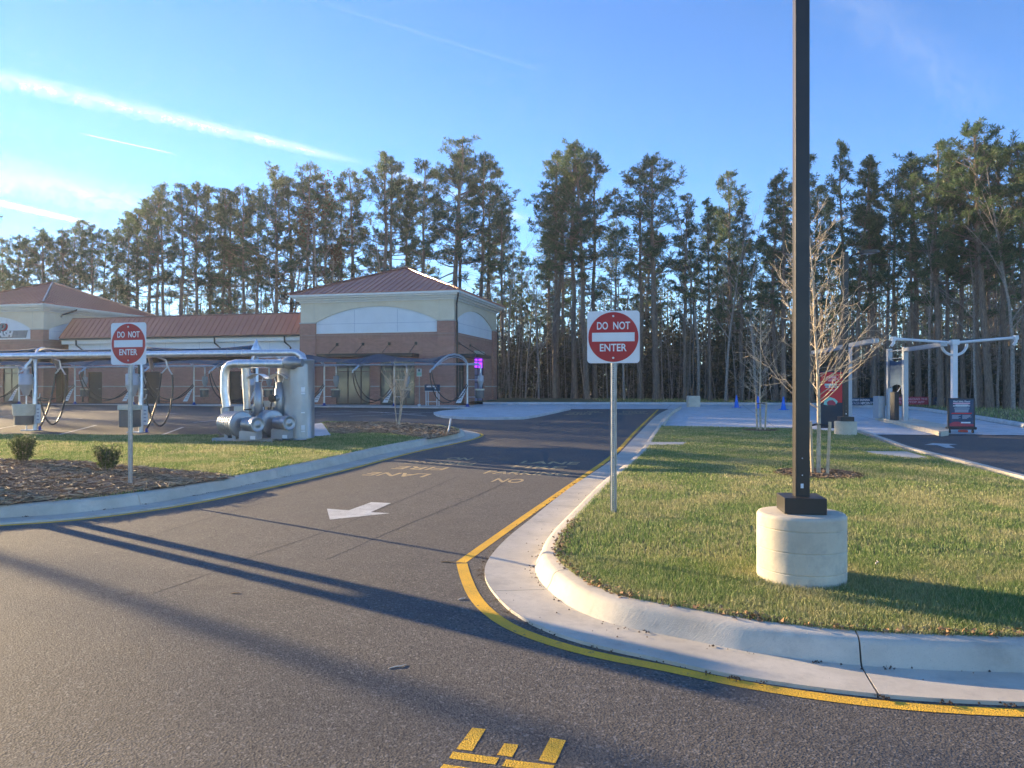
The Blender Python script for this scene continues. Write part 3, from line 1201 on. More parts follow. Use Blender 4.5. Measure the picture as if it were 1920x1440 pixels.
def fix_normals(o):
    bm = bmesh.new(); bm.from_mesh(o.data)
    bmesh.ops.recalc_face_normals(bm, faces=bm.faces[:])
    bm.to_mesh(o.data); bm.free()
    return o


def arch_spandrel(mb, axis, x0, x1, zs, za, zt, d0, d1):
    """the wall above an arch, as wedge columns"""
    P = arch_pts(x0, x1, zs, za)
    for (a, za_), (b, zb_) in zip(P[:-1], P[1:]):
        vplate(mb, [(a, za_), (b, zb_), (b, zt), (a, zt)], axis, d0, d1)


def window(parent, axis, s0, s1, z0, z1, depth, mull, trans, name='window'):
    """storefront window: frame + glass panes (sub-parts), glass set in the reveal"""
    fw = .05
    mb = MB()
    def bar(a, b, c, d):
        if axis == 'x': mb.box(a, b, depth - .03, depth + .06, c, d)
        else: mb.box(depth - .06, depth + .03, a, b, c, d)
    xs = [s0] + list(mull) + [s1]
    for i, x in enumerate(xs):
        a = x if i == 0 else (x - fw if i == len(xs) - 1 else x - fw / 2)
        bar(a, a + fw, z0, z1)
    zs = [z0] + list(trans) + [z1]
    for i, z in enumerate(zs):
        a = z if i == 0 else (z - fw if i == len(zs) - 1 else z - fw / 2)
        for xa, xb in zip(xs[:-1], xs[1:]):
            bar(xa + fw * .5 + .001, xb - fw * .5 - .001, a, a + fw)
    fr = mb.build(name, M['dark_frame'], parent)
    for xa, xb in zip(xs[:-1], xs[1:]):
        for za, zb in zip(zs[:-1], zs[1:]):
            p = MB()
            if axis == 'x': p.box(xa + .03, xb - .03, depth + .008, depth + .02, za + .03, zb - .03)
            else: p.box(depth - .02, depth - .008, xa + .03, xb - .03, za + .03, zb - .03)
            p.build('pane', M['window_glass'], fr)
    return fr


def downspout(parent, pts):
    mb = MB()
    mb.tube(pts, .055, 6, smooth=False)
    return mb.build('downspout', M['bronze_metal'], parent)


def tower(root, x0, x1, depth, front_windows, side=True, apex_shift=0.0):
    ZB, ZP, ZC, ZT = 4.57, 5.24, 6.57, 6.82      # field brick, pilaster brick, cornice bottom, fascia bottom
    D = depth
    pil = 1.12
    # brick shell: front with openings, then sides and back
    w = MB()
    ops = sorted(front_windows)
    xs = [x0 + .02]
    for a, b in ops: xs += [a, b]
    xs.append(x1 - .02)
    for a, b in zip(xs[0::2], xs[1::2]): w.box(a, b, .12, .40, 0, 2.88)
    w.box(x0 + .02, x1 - .02, .12, .40, 2.88, ZB - .30)
    w.build('brick_wall', M['brick'], root)
    w = MB()
    w.box(x0 + .02, x1 - .02, D - .4, D - .1, 0, ZB)
    w.box(x0 + .02, x0 + .3, .402, D - .402, 0, ZB)
    w.build('brick_wall', M['brick'], root)
    # soldier course
    MB().box(x0 + pil, x1 - pil, .10, .41, ZB - .298, ZB).build('soldier_course', M['soldier_brick'], root)
    # pilasters
    for a, b in ((x0, x0 + pil), (x1 - pil, x1)):
        q = MB().box(a, b, 0, .5, 0, ZB - .30).box(a, b, 0, .5, ZB - .06, ZP)
        o = q.build('pilaster', M['brick'], root)
        MB().box(a - .004, b + .004, -.004, .5, ZB - .298, ZB - .062).build('soldier_band', M['soldier_brick'], o)
        MB().box(a - .03, b + .03, -.03, .52, ZP, ZP + .07).build('stone_cap', M['cast_stone'], o)
    # white arch panel and beige surround, front
    P = arch_pts(x0 + pil, x1 - pil, ZP + .07, 6.28)
    q = MB()
    vplate(q, [(x0 + pil, ZB)] + [(x1 - pil, ZB)] + P[::-1], 'x', .14, .20)
    fix_normals(q.build('arch_panel', M['stucco_white'], root))
    MB().box(x0 + pil + .002, x1 - pil - .002, .09, .138, ZB + .002, ZB + .05).build('panel_sill', M['trim_white'], root)
    q = MB()
    arch_spandrel(q, 'x', x0 + pil, x1 - pil, ZP + .07, 6.28, ZC, .06, .40)
    q.box(x0 + .03, x0 + pil, .06, .40, ZP + .07, ZC).box(x1 - pil, x1 - .03, .06, .40, ZP + .07, ZC)
    fix_normals(q.build('stucco_wall', M['stucco_beige'], root))
    # joints in the stucco
    L = x1 - x0
    for xx in (x0 + L * .36, x0 + L * .64):
        MB().box(xx - .008, xx + .008, .134, .139, ZB + .06, 6.05).build('control_joint', M['print_grey'], root)
    MB().box(x0 + pil + .1, x1 - pil - .1, .134, .139, 5.19, 5.205).build('control_joint', M['print_grey'], root)
    for xx in (x0 + pil - .12, x1 - pil + .12):
        MB().box(xx - .006, xx + .006, .055, .0595, ZP + .08, ZC).build('control_joint', M['cast_stone'], root)
    # side wall towards the lane (x1 face)
    if side:
        w = MB()
        ys = [.402, 1.25, 2.55, 4.8, 7.15, D - .402]
        for a, b in zip(ys[0::2], ys[1::2]): w.box(x1 - .40, x1 - .12, a, b, 0, 3.4)
        w.box(x1 - .40, x1 - .12, 1.25, 2.55, 2.75, 3.4)
        w.box(x1 - .40, x1 - .12, .402, D - .402, 3.4, ZB - .30)
        w.build('brick_wall', M['brick'], root)
        MB().box(x1 - .41, x1 - .115, 4.70, 7.25, 3.402, 3.62).build('stone_lintel', M['cast_stone'], root)
        MB().box(x1 - .41, x1 - .10, .5, D - 1.0, ZB - .298, ZB).build('soldier_course', M['soldier_brick'], root)
        q = MB().box(x1 - .5, x1, D - 1.0, D, 0, ZP)
        o = q.build('pilaster', M['brick'], root)
        MB().box(x1 - .52, x1 + .03, D - 1.03, D + .03, ZP, ZP + .07).build('stone_cap', M['cast_stone'], o)
        P = arch_pts(.5, D - 1.0, ZP + .07, 6.22)
        q = MB()
        vplate(q, [(.5, ZB)] + [(D - 1.0, ZB)] + P[::-1], 'y', x1 - .20, x1 - .14)
        fix_normals(q.build('arch_panel', M['stucco_white'], root))
        MB().box(x1 - .139, x1 - .134, .6, D - 1.1, 5.19, 5.205).build('control_joint', M['print_grey'], root)
        q = MB()
        arch_spandrel(q, 'y', .5, D - 1.0, ZP + .07, 6.22, ZC, x1 - .40, x1 - .06)
        q.box(x1 - .40, x1 - .06, D - 1.0, D - .03, ZP + .07, ZC).box(x1 - .40, x1 - .062, .402, .5, ZP + .07, ZC)
        fix_normals(q.build('stucco_wall', M['stucco_beige'], root))
        # stone band
        for a, b in ((.501, 1.2), (2.6, 4.75), (7.2, D - 1.0)):
            MB().box(x1 - .13, x1 - .09, a, b, 1.13, 1.20).build('stone_band', M['cast_stone'], root)
        MB().box(x1 - .5, x1 + .02, D - 1.02, D + .02, 1.13, 1.20).build('stone_band', M['cast_stone'], root)
    else:
        w = MB().box(x1 - .40, x1 - .12, .402, D - .402, 0, ZC)
        w.build('brick_wall', M['stucco_beige'], root)
    MB().box(x0 + .03, x0 + .35, .402, D - .1, ZB + .01, ZC).build('stucco_wall', M['stucco_beige'], root)
    MB().box(x0 + .36, x1 - .42, D - .4, D - .1, ZB + .01, ZC).build('stucco_wall', M['stucco_beige'], root)
    # stone band, front
    xs = [x0 + pil]
    for a, b in ops: xs += [a - .05, b + .05]
    xs.append(x1 - pil)
    for a, b in zip(xs[0::2], xs[1::2]):
        if b - a > .1: MB().box(a, b, .09, .13, 1.13, 1.20).build('stone_band', M['cast_stone'], root)
    for a, b in ((x0, x0 + pil), (x1 - pil, x1)):
        MB().box(a - .02, b + .02, -.02, .5, 1.13, 1.20).build('stone_band', M['cast_stone'], root)
    # cornice, fascia and gutter: stacked frames butted on top of one another
    for nm, o_, z0, z1, mm in (('frieze', .02, ZC, ZC + .12, 'trim_white'), ('cornice', .16, ZC + .122, ZC + .25, 'trim_white'), ('soffit', .34, ZC + .252, ZC + .36, 'trim_white'), ('gutter', .46, ZC + .362, ZC + .50, 'trim_white')):
        MB().box(x0 - o_, x1 + o_, -o_, D + o_, z0, z1).build(nm, M[mm], root)
    # hipped roof
    e = .47
    ax0, ax1, ay0, ay1, ze = x0 - e, x1 + e, -e, D + e, ZC + .52
    cx, cy, za = (ax0 + ax1) / 2, (ay0 + ay1) / 2, 9.42
    roof = MB().box(ax0 + .05, ax1 - .05, ay0 + .05, ay1 - .05, ze - .018, ze).build('roof', M['roof_metal'], root)
    tri = lambda s: max(0.0, 1 - abs(2 * s - 1))
    roof_face(roof, (ax0, ay0, ze), (ax1, ay0, ze), (0, cy - ay0, za - ze), tri, .42, M['roof_metal'])
    roof_face(roof, (ax1, ay0, ze), (ax1, ay1, ze), (cx - ax1, 0, za - ze), tri, .42, M['roof_metal'])
    roof_face(roof, (ax1, ay1, ze), (ax0, ay1, ze), (0, cy - ay1, za - ze), tri, .42, M['roof_metal'])
    roof_face(roof, (ax0, ay1, ze), (ax0, ay0, ze), (cx - ax0, 0, za - ze), tri, .42, M['roof_metal'])
    ap = (cx, cy, za + .06)
    for c in ((ax0, ay0), (ax1, ay0), (ax1, ay1), (ax0, ay1)):
        MB().tube([(c[0], c[1], ze + .05), ap], .085, 5, smooth=False).build('hip_cap', M['roof_cap'], roof)
    return ZC


bx, by = bl(0, 0)
BLD = thing('car_wash_building', 'long brick car wash with red metal roofs, arched white panels and two hipped towers', 'building', (bx, by, FLOOR), ANG)
W1, W2 = (-8.06, -5.69), (-4.99, -2.65)
tower(BLD, -10.57, 0.0, 10.2, [W1, W2])
window(BLD, 'x', W1[0], W1[1], .02, 2.88, .22, (W1[0] + .80, W1[0] + 1.72), (2.12,))
window(BLD, 'x', W2[0], W2[1], .02, 2.88, .22, (W2[0] + .80, W2[0] + 1.72), (2.12,))
# glass side door
window(BLD, 'y', 1.25, 2.55, .02, 2.75, -.22, (1.9,), (2.12,), name='glass_door')
# glazed sectional door with the tunnel light put into its pane colours
dr = MB()
for i in range(8):
    z = .02 + i * (3.36 / 7)
    dr.box(-.30, -.22, 4.86, 7.09, z - .03, z + .03)
for yv in (4.80, 5.93, 7.08):
    dr.box(-.305, -.215, yv, yv + .07, .02, 3.39)
sd = dr.build('sectional_door', M['dark_frame'], BLD)
for i in range(7):
    z = .02 + i * (3.36 / 7)
    for ya, yb in ((4.871, 5.929), (6.001, 7.079)):
        MB().box(-.262, -.254, ya, yb, z + .031, z + .449).build('pane', M['tunnel_panel'] if i < 5 else M['purple_pane_glow'], sd)  # top panes emit in place of the light inside
# flat metal awnings on tie rods
aw = MB().box(-8.75, -2.35, -1.15, .11, 3.02, 3.22)
A1 = aw.build('awning', M['bronze_metal'], BLD)
for xx in (-7.95, -6.15, -4.35, -2.55):
    MB().tube([(xx, .08, 3.86), (xx - .02, -1.0, 3.24)], .022, 5).build('tie_rod', M['bronze_metal'], A1)
    MB().box(xx - .08, xx + .08, .06, .118, 3.78, 3.96).build('rod_plate', M['bronze_metal'], A1)
aw = MB().box(-.11, 1.15, .75, 4.35, 3.02, 3.22)
A2 = aw.build('awning', M['bronze_metal'], BLD)
for yy_ in (1.3, 3.7):
    MB().tube([(-.08, yy_, 3.90), (1.0, yy_ + .02, 3.24)], .022, 5).build('tie_rod', M['bronze_metal'], A2)
    MB().box(-.118, -.06, yy_ - .08, yy_ + .08, 3.80, 3.98).build('rod_plate', M['bronze_metal'], A2)
# downspouts of the tower
downspout(BLD, [(.40, -.40, 6.98), (.38, -.38, 6.75), (.07, .30, 6.35), (.06, .32, 5.35), (.10, .32, 5.15), (.10, .32, .05)])
downspout(BLD, [(.40, 10.5, 6.98), (.38, 10.45, 6.75), (.10, 10.0, 6.3), (.10, 10.0, .05)])

# low middle wing
X0, X1, SET = -29.6, -10.60, .9
doors = [(-27.9, -26.7), (-23.2, -21.9), (-16.4, -15.2)]
w = MB()
xs = [X0]
for a, b in doors: xs += [a, b]
xs.append(X1)
for a, b in zip(xs[0::2], xs[1::2]): w.box(a, b, SET, SET + .3, 0, 2.2)
w.box(X0, X1, SET, SET + .3, 2.2, 3.1)
w.build('brick_wall', M['brick'], BLD)
for a, b in doors:
    d_ = MB().box(a + .06, b - .06, SET + .10, SET + .16, .02, 2.14).build('steel_door', M['dark_frame'], BLD)
    MB().box(a, a + .058, SET + .05, SET + .2, 0, 2.2).box(b - .058, b, SET + .05, SET + .2, 0, 2.2).box(a + .06, b - .06, SET + .05, SET + .2, 2.142, 2.2).build('door_frame', M['bronze_metal'], d_)
    MB().tube([(b - .2, SET + .08, 1.0), (b - .2, SET + .03, 1.0), (b - .32, SET + .03, 1.0)], .012, 6).build('door_handle', M['galvanised'], d_)
xs = [X0]
for a, b in doors: xs += [a - .05, b + .05]
xs.append(X1)
for a, b in zip(xs[0::2], xs[1::2]):
    MB().box(a, b, SET - .03, SET - .001, 1.13, 1.20).build('stone_band', M['cast_stone'], BLD)
MB().box(X0, X1, SET + .02, SET + .3, 3.102, 4.46).build('panel_wall', M['stucco_white'], BLD)
for k_ in range(1, 7):
    xx = X0 + (X1 - X0) * k_ / 7
    MB().box(xx - .008, xx + .008, SET + .014, SET + .0195, 3.12, 4.2).build('control_joint', M['print_grey'], BLD)
MB().box(X0 - .3, X1 - .05, SET - .30, SET + .015, 4.20, 4.48).build('fascia', M['trim_white'], BLD)
MB().box(X0 - .35, X1 - .06, SET - .45, SET + .3, 4.482, 4.60).build('gutter', M['bronze_metal'], BLD)
rf = MB().box(X0 - .3, X1 - .06, SET + .85, 9.5, 5.95, 6.06).build('roof', M['roof_metal'], BLD)
roof_face(rf, (X0 - .35, SET - .45, 4.62), (X1 - .06, SET - .45, 4.62), (0, 1.25, 1.48), lambda s: 1.0, .42, M['roof_metal'])
MB().tube([(X0 - .4, SET + .82, 6.12), (X1 - .06, SET + .82, 6.12)], .07, 5, smooth=False).build('ridge_cap', M['roof_cap'], rf)
MB().box(X0 - .1, X1, 9.2, 9.5, 0, 5.94).build('rear_wall', M['brick'], BLD)
for xx in (-28.6, -23.6, -17.3, -12.0):
    downspout(BLD, [(xx, SET - .36, 4.49), (xx, SET - .34, 4.12), (xx + .28, SET - .06, 3.78), (xx + .30, SET - .06, .05)])

# left tower
tower(BLD, -40.2, -30.9, 11.0, [(-38.5, -36.4), (-34.6, -33.2)], side=True)
window(BLD, 'x', -38.5, -36.4, .02, 2.88, .22, (-37.8, -37.1), (2.12,))
window(BLD, 'x', -34.6, -33.2, .02, 2.88, .22, (-33.9,), (2.12,))
window(BLD, 'y', 1.25, 2.55, .02, 2.75, -31.12, (1.9,), (2.12,), name='glass_door')
MB().box(-31.2, -31.1, 4.8, 7.15, 0, 3.39).build('steel_door', M['dark_frame'], BLD)
aw = MB().box(-39.0, -32.6, -1.15, .11, 3.02, 3.22).build('awning', M['bronze_metal'], BLD)
downspout(BLD, [(-30.50, 2.6, 6.98), (-30.5, 2.6, 6.85), (-30.9, 1.7, 6.45), (-30.95, 1.6, 6.25)])
# name sign on the left tower: italic lettering, only its end is in the picture
cxs = -35.55
me = text_mesh('Flagstop', .98, extrude=.05, shear=.22)
sg = link('sign_lettering', me, M['logo_grey'], BLD, (cxs - .35, .05, 5.60), (R(90), 0, 0))
me = text_mesh('Flagstop', .98, extrude=.02, shear=.22)
for v_ in me.vertices: v_.co.x *= 1.035; v_.co.y *= 1.14
link('lettering_outline', me, M['sign_red'], sg, (0.03, -.03, -.055))
me = text_mesh('CAR WASH', .60, extrude=.04, shear=.3, xscale=1.12)
bk = MB()
vplate(bk, [(-3.0, 4.68), (3.02, 4.68), (3.20, 5.22), (-2.82, 5.22)], 'x', 0.03, .055)
bo = fix_normals(bk.build('sign_backing', M['logo_grey'], BLD, (cxs, .06, 0)))
link('sign_lettering', me, M['sign_white'], BLD, (cxs + .1, .05, 4.95), (R(90), 0, 0))

# ------------------------------------------------------------------ traffic signs
def sign_post(parent, h, w=.062, pitch=.0254 * 1.0, hole=.0105):
    """galvanised channel post with real punched holes"""
    mb = MB()
    z = 0.0
    hw, hh = w * .30, hole / 2
    n = int(h / pitch)
    # web with holes
    for i in range(n):
        a, b = i * pitch, (i + 1) * pitch
        c = (a + b) / 2
        mb.add([(-hw, 0, a), (-hh, 0, a), (-hh, 0, b), (-hw, 0, b)], [(0, 1, 2, 3)])
        mb.add([(hh, 0, a), (hw, 0, a), (hw, 0, b), (hh, 0, b)], [(0, 1, 2, 3)])
        mb.add([(-hh, 0, a), (hh, 0, a), (hh, 0, c - hh), (-hh, 0, c - hh)], [(0, 1, 2, 3)])
        mb.add([(-hh, 0, c + hh), (hh, 0, c + hh), (hh, 0, b), (-hh, 0, b)], [(0, 1, 2, 3)])
    H = n * pitch
    # sloped sides and flanges
    for s in (-1, 1):
        mb.add([(s * hw, 0, 0), (s * w * .40, .028, 0), (s * w * .40, .028, H), (s * hw, 0, H)], [(0, 1, 2, 3)])
        mb.add([(s * w * .40, .028, 0), (s * w * .60, .028, 0), (s * w * .60, .028, H), (s * w * .40, .028, H)], [(0, 1, 2, 3)])
        mb.add([(s * w * .60, .028, 0), (s * w * .60, .031, 0), (s * w * .60, .031, H), (s * w * .60, .028, H)], [(0, 1, 2, 3)])
    mb.add([(-hw * .6, .024, 0), (hw * .6, .024, 0), (hw * .6, .024, H), (-hw * .6, .024, H)], [(0, 1, 2, 3)]) if False else None
    return mb.build('post', M['sign_post'], parent)


def rounded(w, h, r, n=6):
    out = []
    for cx, cy, a0 in ((w - r, h - r, 0), (-w + r, h - r, 90), (-w + r, -h + r, 180), (w - r, -h + r, 270)):
        for i in range(n + 1):
            a = R(a0 + 90 * i / n)
            out.append((cx + r * math.cos(a), cy + r * math.sin(a)))
    return out


def do_not_enter(label, loc, rz, clear, size):
    t = thing('do_not_enter_sign', label, 'traffic sign', loc, rz, 'do not enter signs at the lane exit')
    H = clear + size
    sign_post(t, H - .03)
    hs = size / 2
    zc = clear + hs
    q = MB()
    vplate(q, [(x, zc + z) for x, z in rounded(hs, hs, .04)], 'x', -.012, -.008)
    panel = fix_normals(q.build('sign_panel', M['sign_white'], t))
    q = MB()
    vplate(q, [(hs * .955 * math.cos(2 * math.pi * i / 64), zc + hs * .955 * math.sin(2 * math.pi * i / 64)) for i in range(64)], 'x', -.0145, -.0125)
    fix_normals(q.build('red_disc', M['sign_red'], panel))
    q = MB().box(-hs * .81, hs * .81, -.017, -.015, zc - hs * .17, zc + hs * .17)
    q.build('white_bar', M['sign_white'], panel)
    for body, dz, ww, ox in (('DO', hs * .42, hs * .42, -hs * .41), ('NOT', hs * .42, hs * .64, hs * .32), ('ENTER', -hs * .42, hs * 1.02, 0)):
        me = text_mesh(body, hs * .40, extrude=.0008)
        xs = [v.co.x for v in me.vertices]; c = (max(xs) + min(xs)) / 2; s = ww / (max(xs) - min(xs))
        for v in me.vertices: v.co.x = (v.co.x - c) * s
        # thicken strokes a touch by a second offset copy
        link('lettering', me, M['sign_white'], panel, (ox, -.0165, zc + dz), (R(90), 0, 0))
    for dz in (hs * .80, -hs * .80):
        MB().lathe([(.0, 0), (.013, 0), (.013, .006), (.006, .009)], 10, (0, -.0150, zc + dz), (0, -1, 0)).build('bolt', M['galvanised'], panel)
    return t


x, y = at(1150, 962, .15)
do_not_enter('red and white DO NOT ENTER sign on the lawn edge, right of the lane', (x, y, SLOPE * y + OFF + .14), R(-12), 1.735, .60)
x, y = at(242, 913, .15)
do_not_enter('red and white DO NOT ENTER sign standing in the pine straw bed on the left', (x, y, SLOPE * y + OFF + .14), R(-15), 1.755, .60)

# ------------------------------------------------------------------ lamp poles
def lamp_pole(label, loc, rz, base_r, base_h, pole_w, pole_h, arm_dir, bands):
    t = thing('lamp_pole', label, 'lamp pole', loc, rz, 'parking lot lamp poles')
    prof = [(base_r, -.15)]
    z = -.15
    for b in bands:
        prof += [(base_r, b - .008), (base_r, b - .0045), (base_r - .010, b - .0025), (base_r - .010, b + .0025), (base_r, b + .0045), (base_r, b + .008)]
    prof += [(base_r, base_h - .03), (base_r, base_h - .022), (base_r - .012, base_h - .004), (base_r - .03, base_h), (.02, base_h + .002)]
    MB().lathe(prof, 64).build('concrete_base', M['concrete_base'], t)
    s = pole_w * 1.40
    bevel(MB().box(-s, s, -s, s, base_h + .004, base_h + .125).build('base_cover', M['bronze_metal'], t), .004, 2)
    h = pole_w / 2
    p = MB()
    zt = pole_h
    p.add([(-h, -h, base_h + .1), (h, -h, base_h + .1), (h, h, base_h + .1), (-h, h, base_h + .1), (-h * .97, -h * .97, zt), (h * .97, -h * .97, zt), (h * .97, h * .97, zt), (-h * .97, h * .97, zt)],
          [(0, 1, 5, 4), (1, 2, 6, 5), (2, 3, 7, 6), (3, 0, 4, 7), (4, 5, 6, 7)])
    po = bevel(p.build('pole', M['bronze_metal'], t), .010, 3)
    MB().box(-h * .28, h * .10, -h - .0035, -h - .001, base_h + .19, base_h + .225).build('label_plate', M['sign_white'], po)
    for zz in (base_h + .29, base_h + .42):
        MB().lathe([(.0, 0), (.005, 0), (.005, .003), (.001, .004)], 8, (-h * .05, -h - .0005, zz), (0, -1, 0)).build('screw', M['galvanised'], po)
    MB().box(-h * .72, -h * .70, -h - .0015, -h - .0004, base_h + .25, base_h + .43).build('hand_hole_cover', M['dark_frame'], po)
    # curved arm with flat lamp head
    d = Vector((math.cos(arm_dir), math.sin(arm_dir), 0))
    a = MB().tube([Vector((0, 0, zt - .25)) + d * h, Vector((0, 0, zt - .10)) + d * .18, Vector((0, 0, zt - .03)) + d * .42], .03, 8)
    a.build('arm', M['bronze_metal'], t)
    u = Vector((-d.y, d.x, 0))
    hd = MB()
    P = []
    for r, w, z0, z1 in ((.34, .07, -.05, .0), (.45, .15, -.06, .03), (.78, .16, -.05, .035), (.90, .09, -.03, .01)):
        P.append([d * r + u * w + Vector((0, 0, zt + z0)), d * r - u * w + Vector((0, 0, zt + z0)), d * r - u * w + Vector((0, 0, zt + z1)), d * r + u * w + Vector((0, 0, zt + z1))])
    v = [q for s_ in P for q in s_]
    f = [(3, 2, 1, 0), (12, 13, 14, 15)]
    for i in range(3):
        for j in range(4):
            f.append((i * 4 + j, i * 4 + (j + 1) % 4, i * 4 + 4 + (j + 1) % 4, i * 4 + 4 + j))
    ho = fix_normals(hd.add(v, f).build('lamp_head', M['bronze_metal'], t))
    q = MB()
    q.add([d * .47 + u * .12 + Vector((0, 0, zt - .064)), d * .47 - u * .12 + Vector((0, 0, zt - .064)), d * .76 - u * .12 + Vector((0, 0, zt - .058)), d * .76 + u * .12 + Vector((0, 0, zt - .058))], [(0, 1, 2, 3)])
    q.build('lens', M['print_white'], ho)
    return t


zb = lambda y: SLOPE * y + OFF + .14
lamp_pole('tall black lamp pole on a round ringed concrete base in the near lawn', (LP1[0], LP1[1], zb(LP1[1])), R(-8), .330, .525, .110, 7.4, R(90), (.10, .26, .42))
lamp_pole('dark lamp pole on a pale concrete drum beside the red menu board', (LP2[0], LP2[1], zb(LP2[1])), R(-6), .29, .38, .125, 5.05, R(5), (.2,))
x, y = at(1300, 763)
t = thing('light_pole', 'thin grey pole on a square concrete block by the far kerb', 'lamp pole', (x, y, g(y)))
bevel(MB().box(-.34, .34, -.34, .34, 0, .66).build('concrete_base', M['concrete_base'], t), .03, 2)
MB().lathe([(.055, .64), (.05, 3), (.04, 6.2)], 10).build('pole', M['bronze_metal'], t)
MB().box(-.12, .12, -.5, .1, 6.2, 6.3).build('lamp_head', M['bronze_metal'], t)

# ------------------------------------------------------------------ vacuum stalls
def catenary(a, b, sag, n=16):
    a, b = Vector(a), Vector(b)
    return [a.lerp(b, i / n) - Vector((0, 0, sag * 4 * (i / n) * (1 - i / n))) for i in range(n + 1)]


def bez(p0, p1, p2, p3, n=16):
    p0, p1, p2, p3 = map(Vector, (p0, p1, p2, p3))
    return [(1 - t) ** 3 * p0 + 3 * (1 - t) ** 2 * t * p1 + 3 * (1 - t) * t * t * p2 + t ** 3 * p3 for t in [i / n for i in range(n + 1)]]


def arch_line(path, d, off=0.0):
    return [(d[0] * s, d[1] * s, z + off) for s, z in path]


BACK_DIR = (-.274, -.962)
BACK_ARCH = [(0, 2.30), (.05, 2.50), (.18, 2.66), (.45, 2.82), (.85, 2.92), (1.35, 2.95), (1.9, 2.87), (2.5, 2.66), (3.0, 2.38), (3.4, 2.08)]
FRONT_DIR = (-.565, .825)
FRONT_ARCH = [(0, 2.15), (.05, 2.35), (.2, 2.50), (.5, 2.63), (1.0, 2.70), (1.7, 2.70), (2.5, 2.58), (3.2, 2.36), (3.7, 2.12)]


def canister(parent, x, y, z, r=.19, top=.34, name='dust_separator'):
    c = MB().lathe([(r * .30, 0), (r * .42, .02), (r, .34), (r * 1.03, .35), (r * 1.03, .37), (r, .38), (r, .38 + top), (r * .9, .40 + top), (r * .35, .42 + top), (r * .35, .55 + top)], 20, (x, y, z))
    return c.build(name, M['grey_paint'], parent)


def back_vacuum(label, lx, ly, sign=True):
    wx, wy = bl(lx, ly)
    t = thing('vacuum_station', label, 'vacuum station', (wx, wy, FLOOR), ANG, 'vacuum stations along the building')
    arc = arch_line(BACK_ARCH, BACK_DIR)
    MB().tube([(0, 0, 0)] + arc, .055, 10).build('arch_post', M['galvanised'], t)
    MB().tube(arch_line(BACK_ARCH[2:-1], BACK_DIR, -.13), .028, 8).build('inner_arch', M['galvanised'], t)
    MB().lathe([(.17, 0), (.17, .02), (.09, .03), (.075, .16), (.06, .17)], 16).build('base_cap', M['cap_blue'], t)
    MB().tube([(0, 0, 2.40), (.62, 0, 2.42), (.78, 0, 2.36), (.80, -.02, 2.15), (.80, -.02, 1.95)], .045, 8).build('suction_pipe', M['galvanised'], t)
    canister(t, .80, -.02, 1.12, .17, .26)
    MB().tube([(.0, 0, 1.55), (.72, 0, 1.55)], .02, 6).build('bracket', M['galvanised'], t)
    b = MB().lathe([(.24, .50), (.25, .52), (.25, .98), (.24, 1.0)], 18, (.72, .05, 0)).build('trash_bin', M['bin_dark'], t)
    MB().lathe([(.275, .94), (.285, .96), (.285, 1.02), (.26, 1.03)], 18, (.72, .05, 0)).build('bin_rim', M['bin_liner'], b)
    MB().tube([(0, 0, .56), (.5, .02, .56)], .02, 6).build('bracket', M['galvanised'], t)
    if sign:
        q = MB()
        q.add([(-.18, -.10, 1.02), (-.02, -.10, 1.02), (-.30, -.26, .22), (-.62, -.26, .22)], [(0, 1, 2, 3)])
        q.add([(-.18, -.085, 1.02), (-.02, -.085, 1.02), (-.30, -.245, .22), (-.62, -.245, .22)], [(3, 2, 1, 0)])
        pl = q.build('price_plate', M['print_mint'] if False else M['sign_white'], t)
        for k in range(5):
            f0 = .12 + k * .16
            a = Vector((-.18, -.104, 1.02)).lerp(Vector((-.62, -.264, .22)), f0)
            b_ = Vector((-.02, -.104, 1.02)).lerp(Vector((-.30, -.264, .22)), f0)
            a2 = Vector((-.18, -.104, 1.02)).lerp(Vector((-.62, -.264, .22)), f0 + .07)
            b2 = Vector((-.02, -.104, 1.02)).lerp(Vector((-.30, -.264, .22)), f0 + .07)
            MB().add([a.lerp(b_, .15), a.lerp(b_, .85), a2.lerp(b2, .85), a2.lerp(b2, .15)], [(0, 1, 2, 3)]).build('print', M['print_grey'], pl)
    foot = Vector((BACK_DIR[0] * 3.4, BACK_DIR[1] * 3.4, 2.05))
    MB().tube([foot + Vector((0, 0, .05)), foot + Vector((-.10, -.02, -.02)), foot + Vector((-.14, 0, -.14))], .045, 8).build('hose_elbow', M['galvanised'], t)
    h1 = bez(foot + Vector((-.14, 0, -.14)), foot + Vector((-.2, .4, -1.9)), (-.6, -1.6, -.45), (-.02, -.06, 1.30), 22)
    MB().tube(h1, .028, 7).build('hose', M['hose_rubber'], t)
    h2 = bez(foot + Vector((-.06, .05, -.10)), foot + Vector((-.05, .5, -1.6)), (-.1, -1.7, -.35), (.03, -.05, 1.22), 22)
    MB().tube(h2, .028, 7).build('hose', M['hose_rubber'], t)
    return t


back_xs = [1.84 - 4.5 * k for k in range(9)]
back_lab = ['vacuum station at the tower corner beside the glazed purple door', 'vacuum station behind the bare crape myrtle, in front of the second shop window',
            'vacuum station in front of the first shop window, right of the steel tank', 'vacuum station hidden behind the steel blower pipes',
            'vacuum station against the low wing, right of the left DO NOT ENTER sign', 'vacuum station against the low wing behind the left DO NOT ENTER sign',
            'vacuum station against the low wing left of the left DO NOT ENTER sign', 'vacuum station before the left tower corner', 'vacuum station before the left tower, at the picture edge']
for k, lx in enumerate(back_xs):
    back_vacuum(back_lab[k], lx, -3.15)


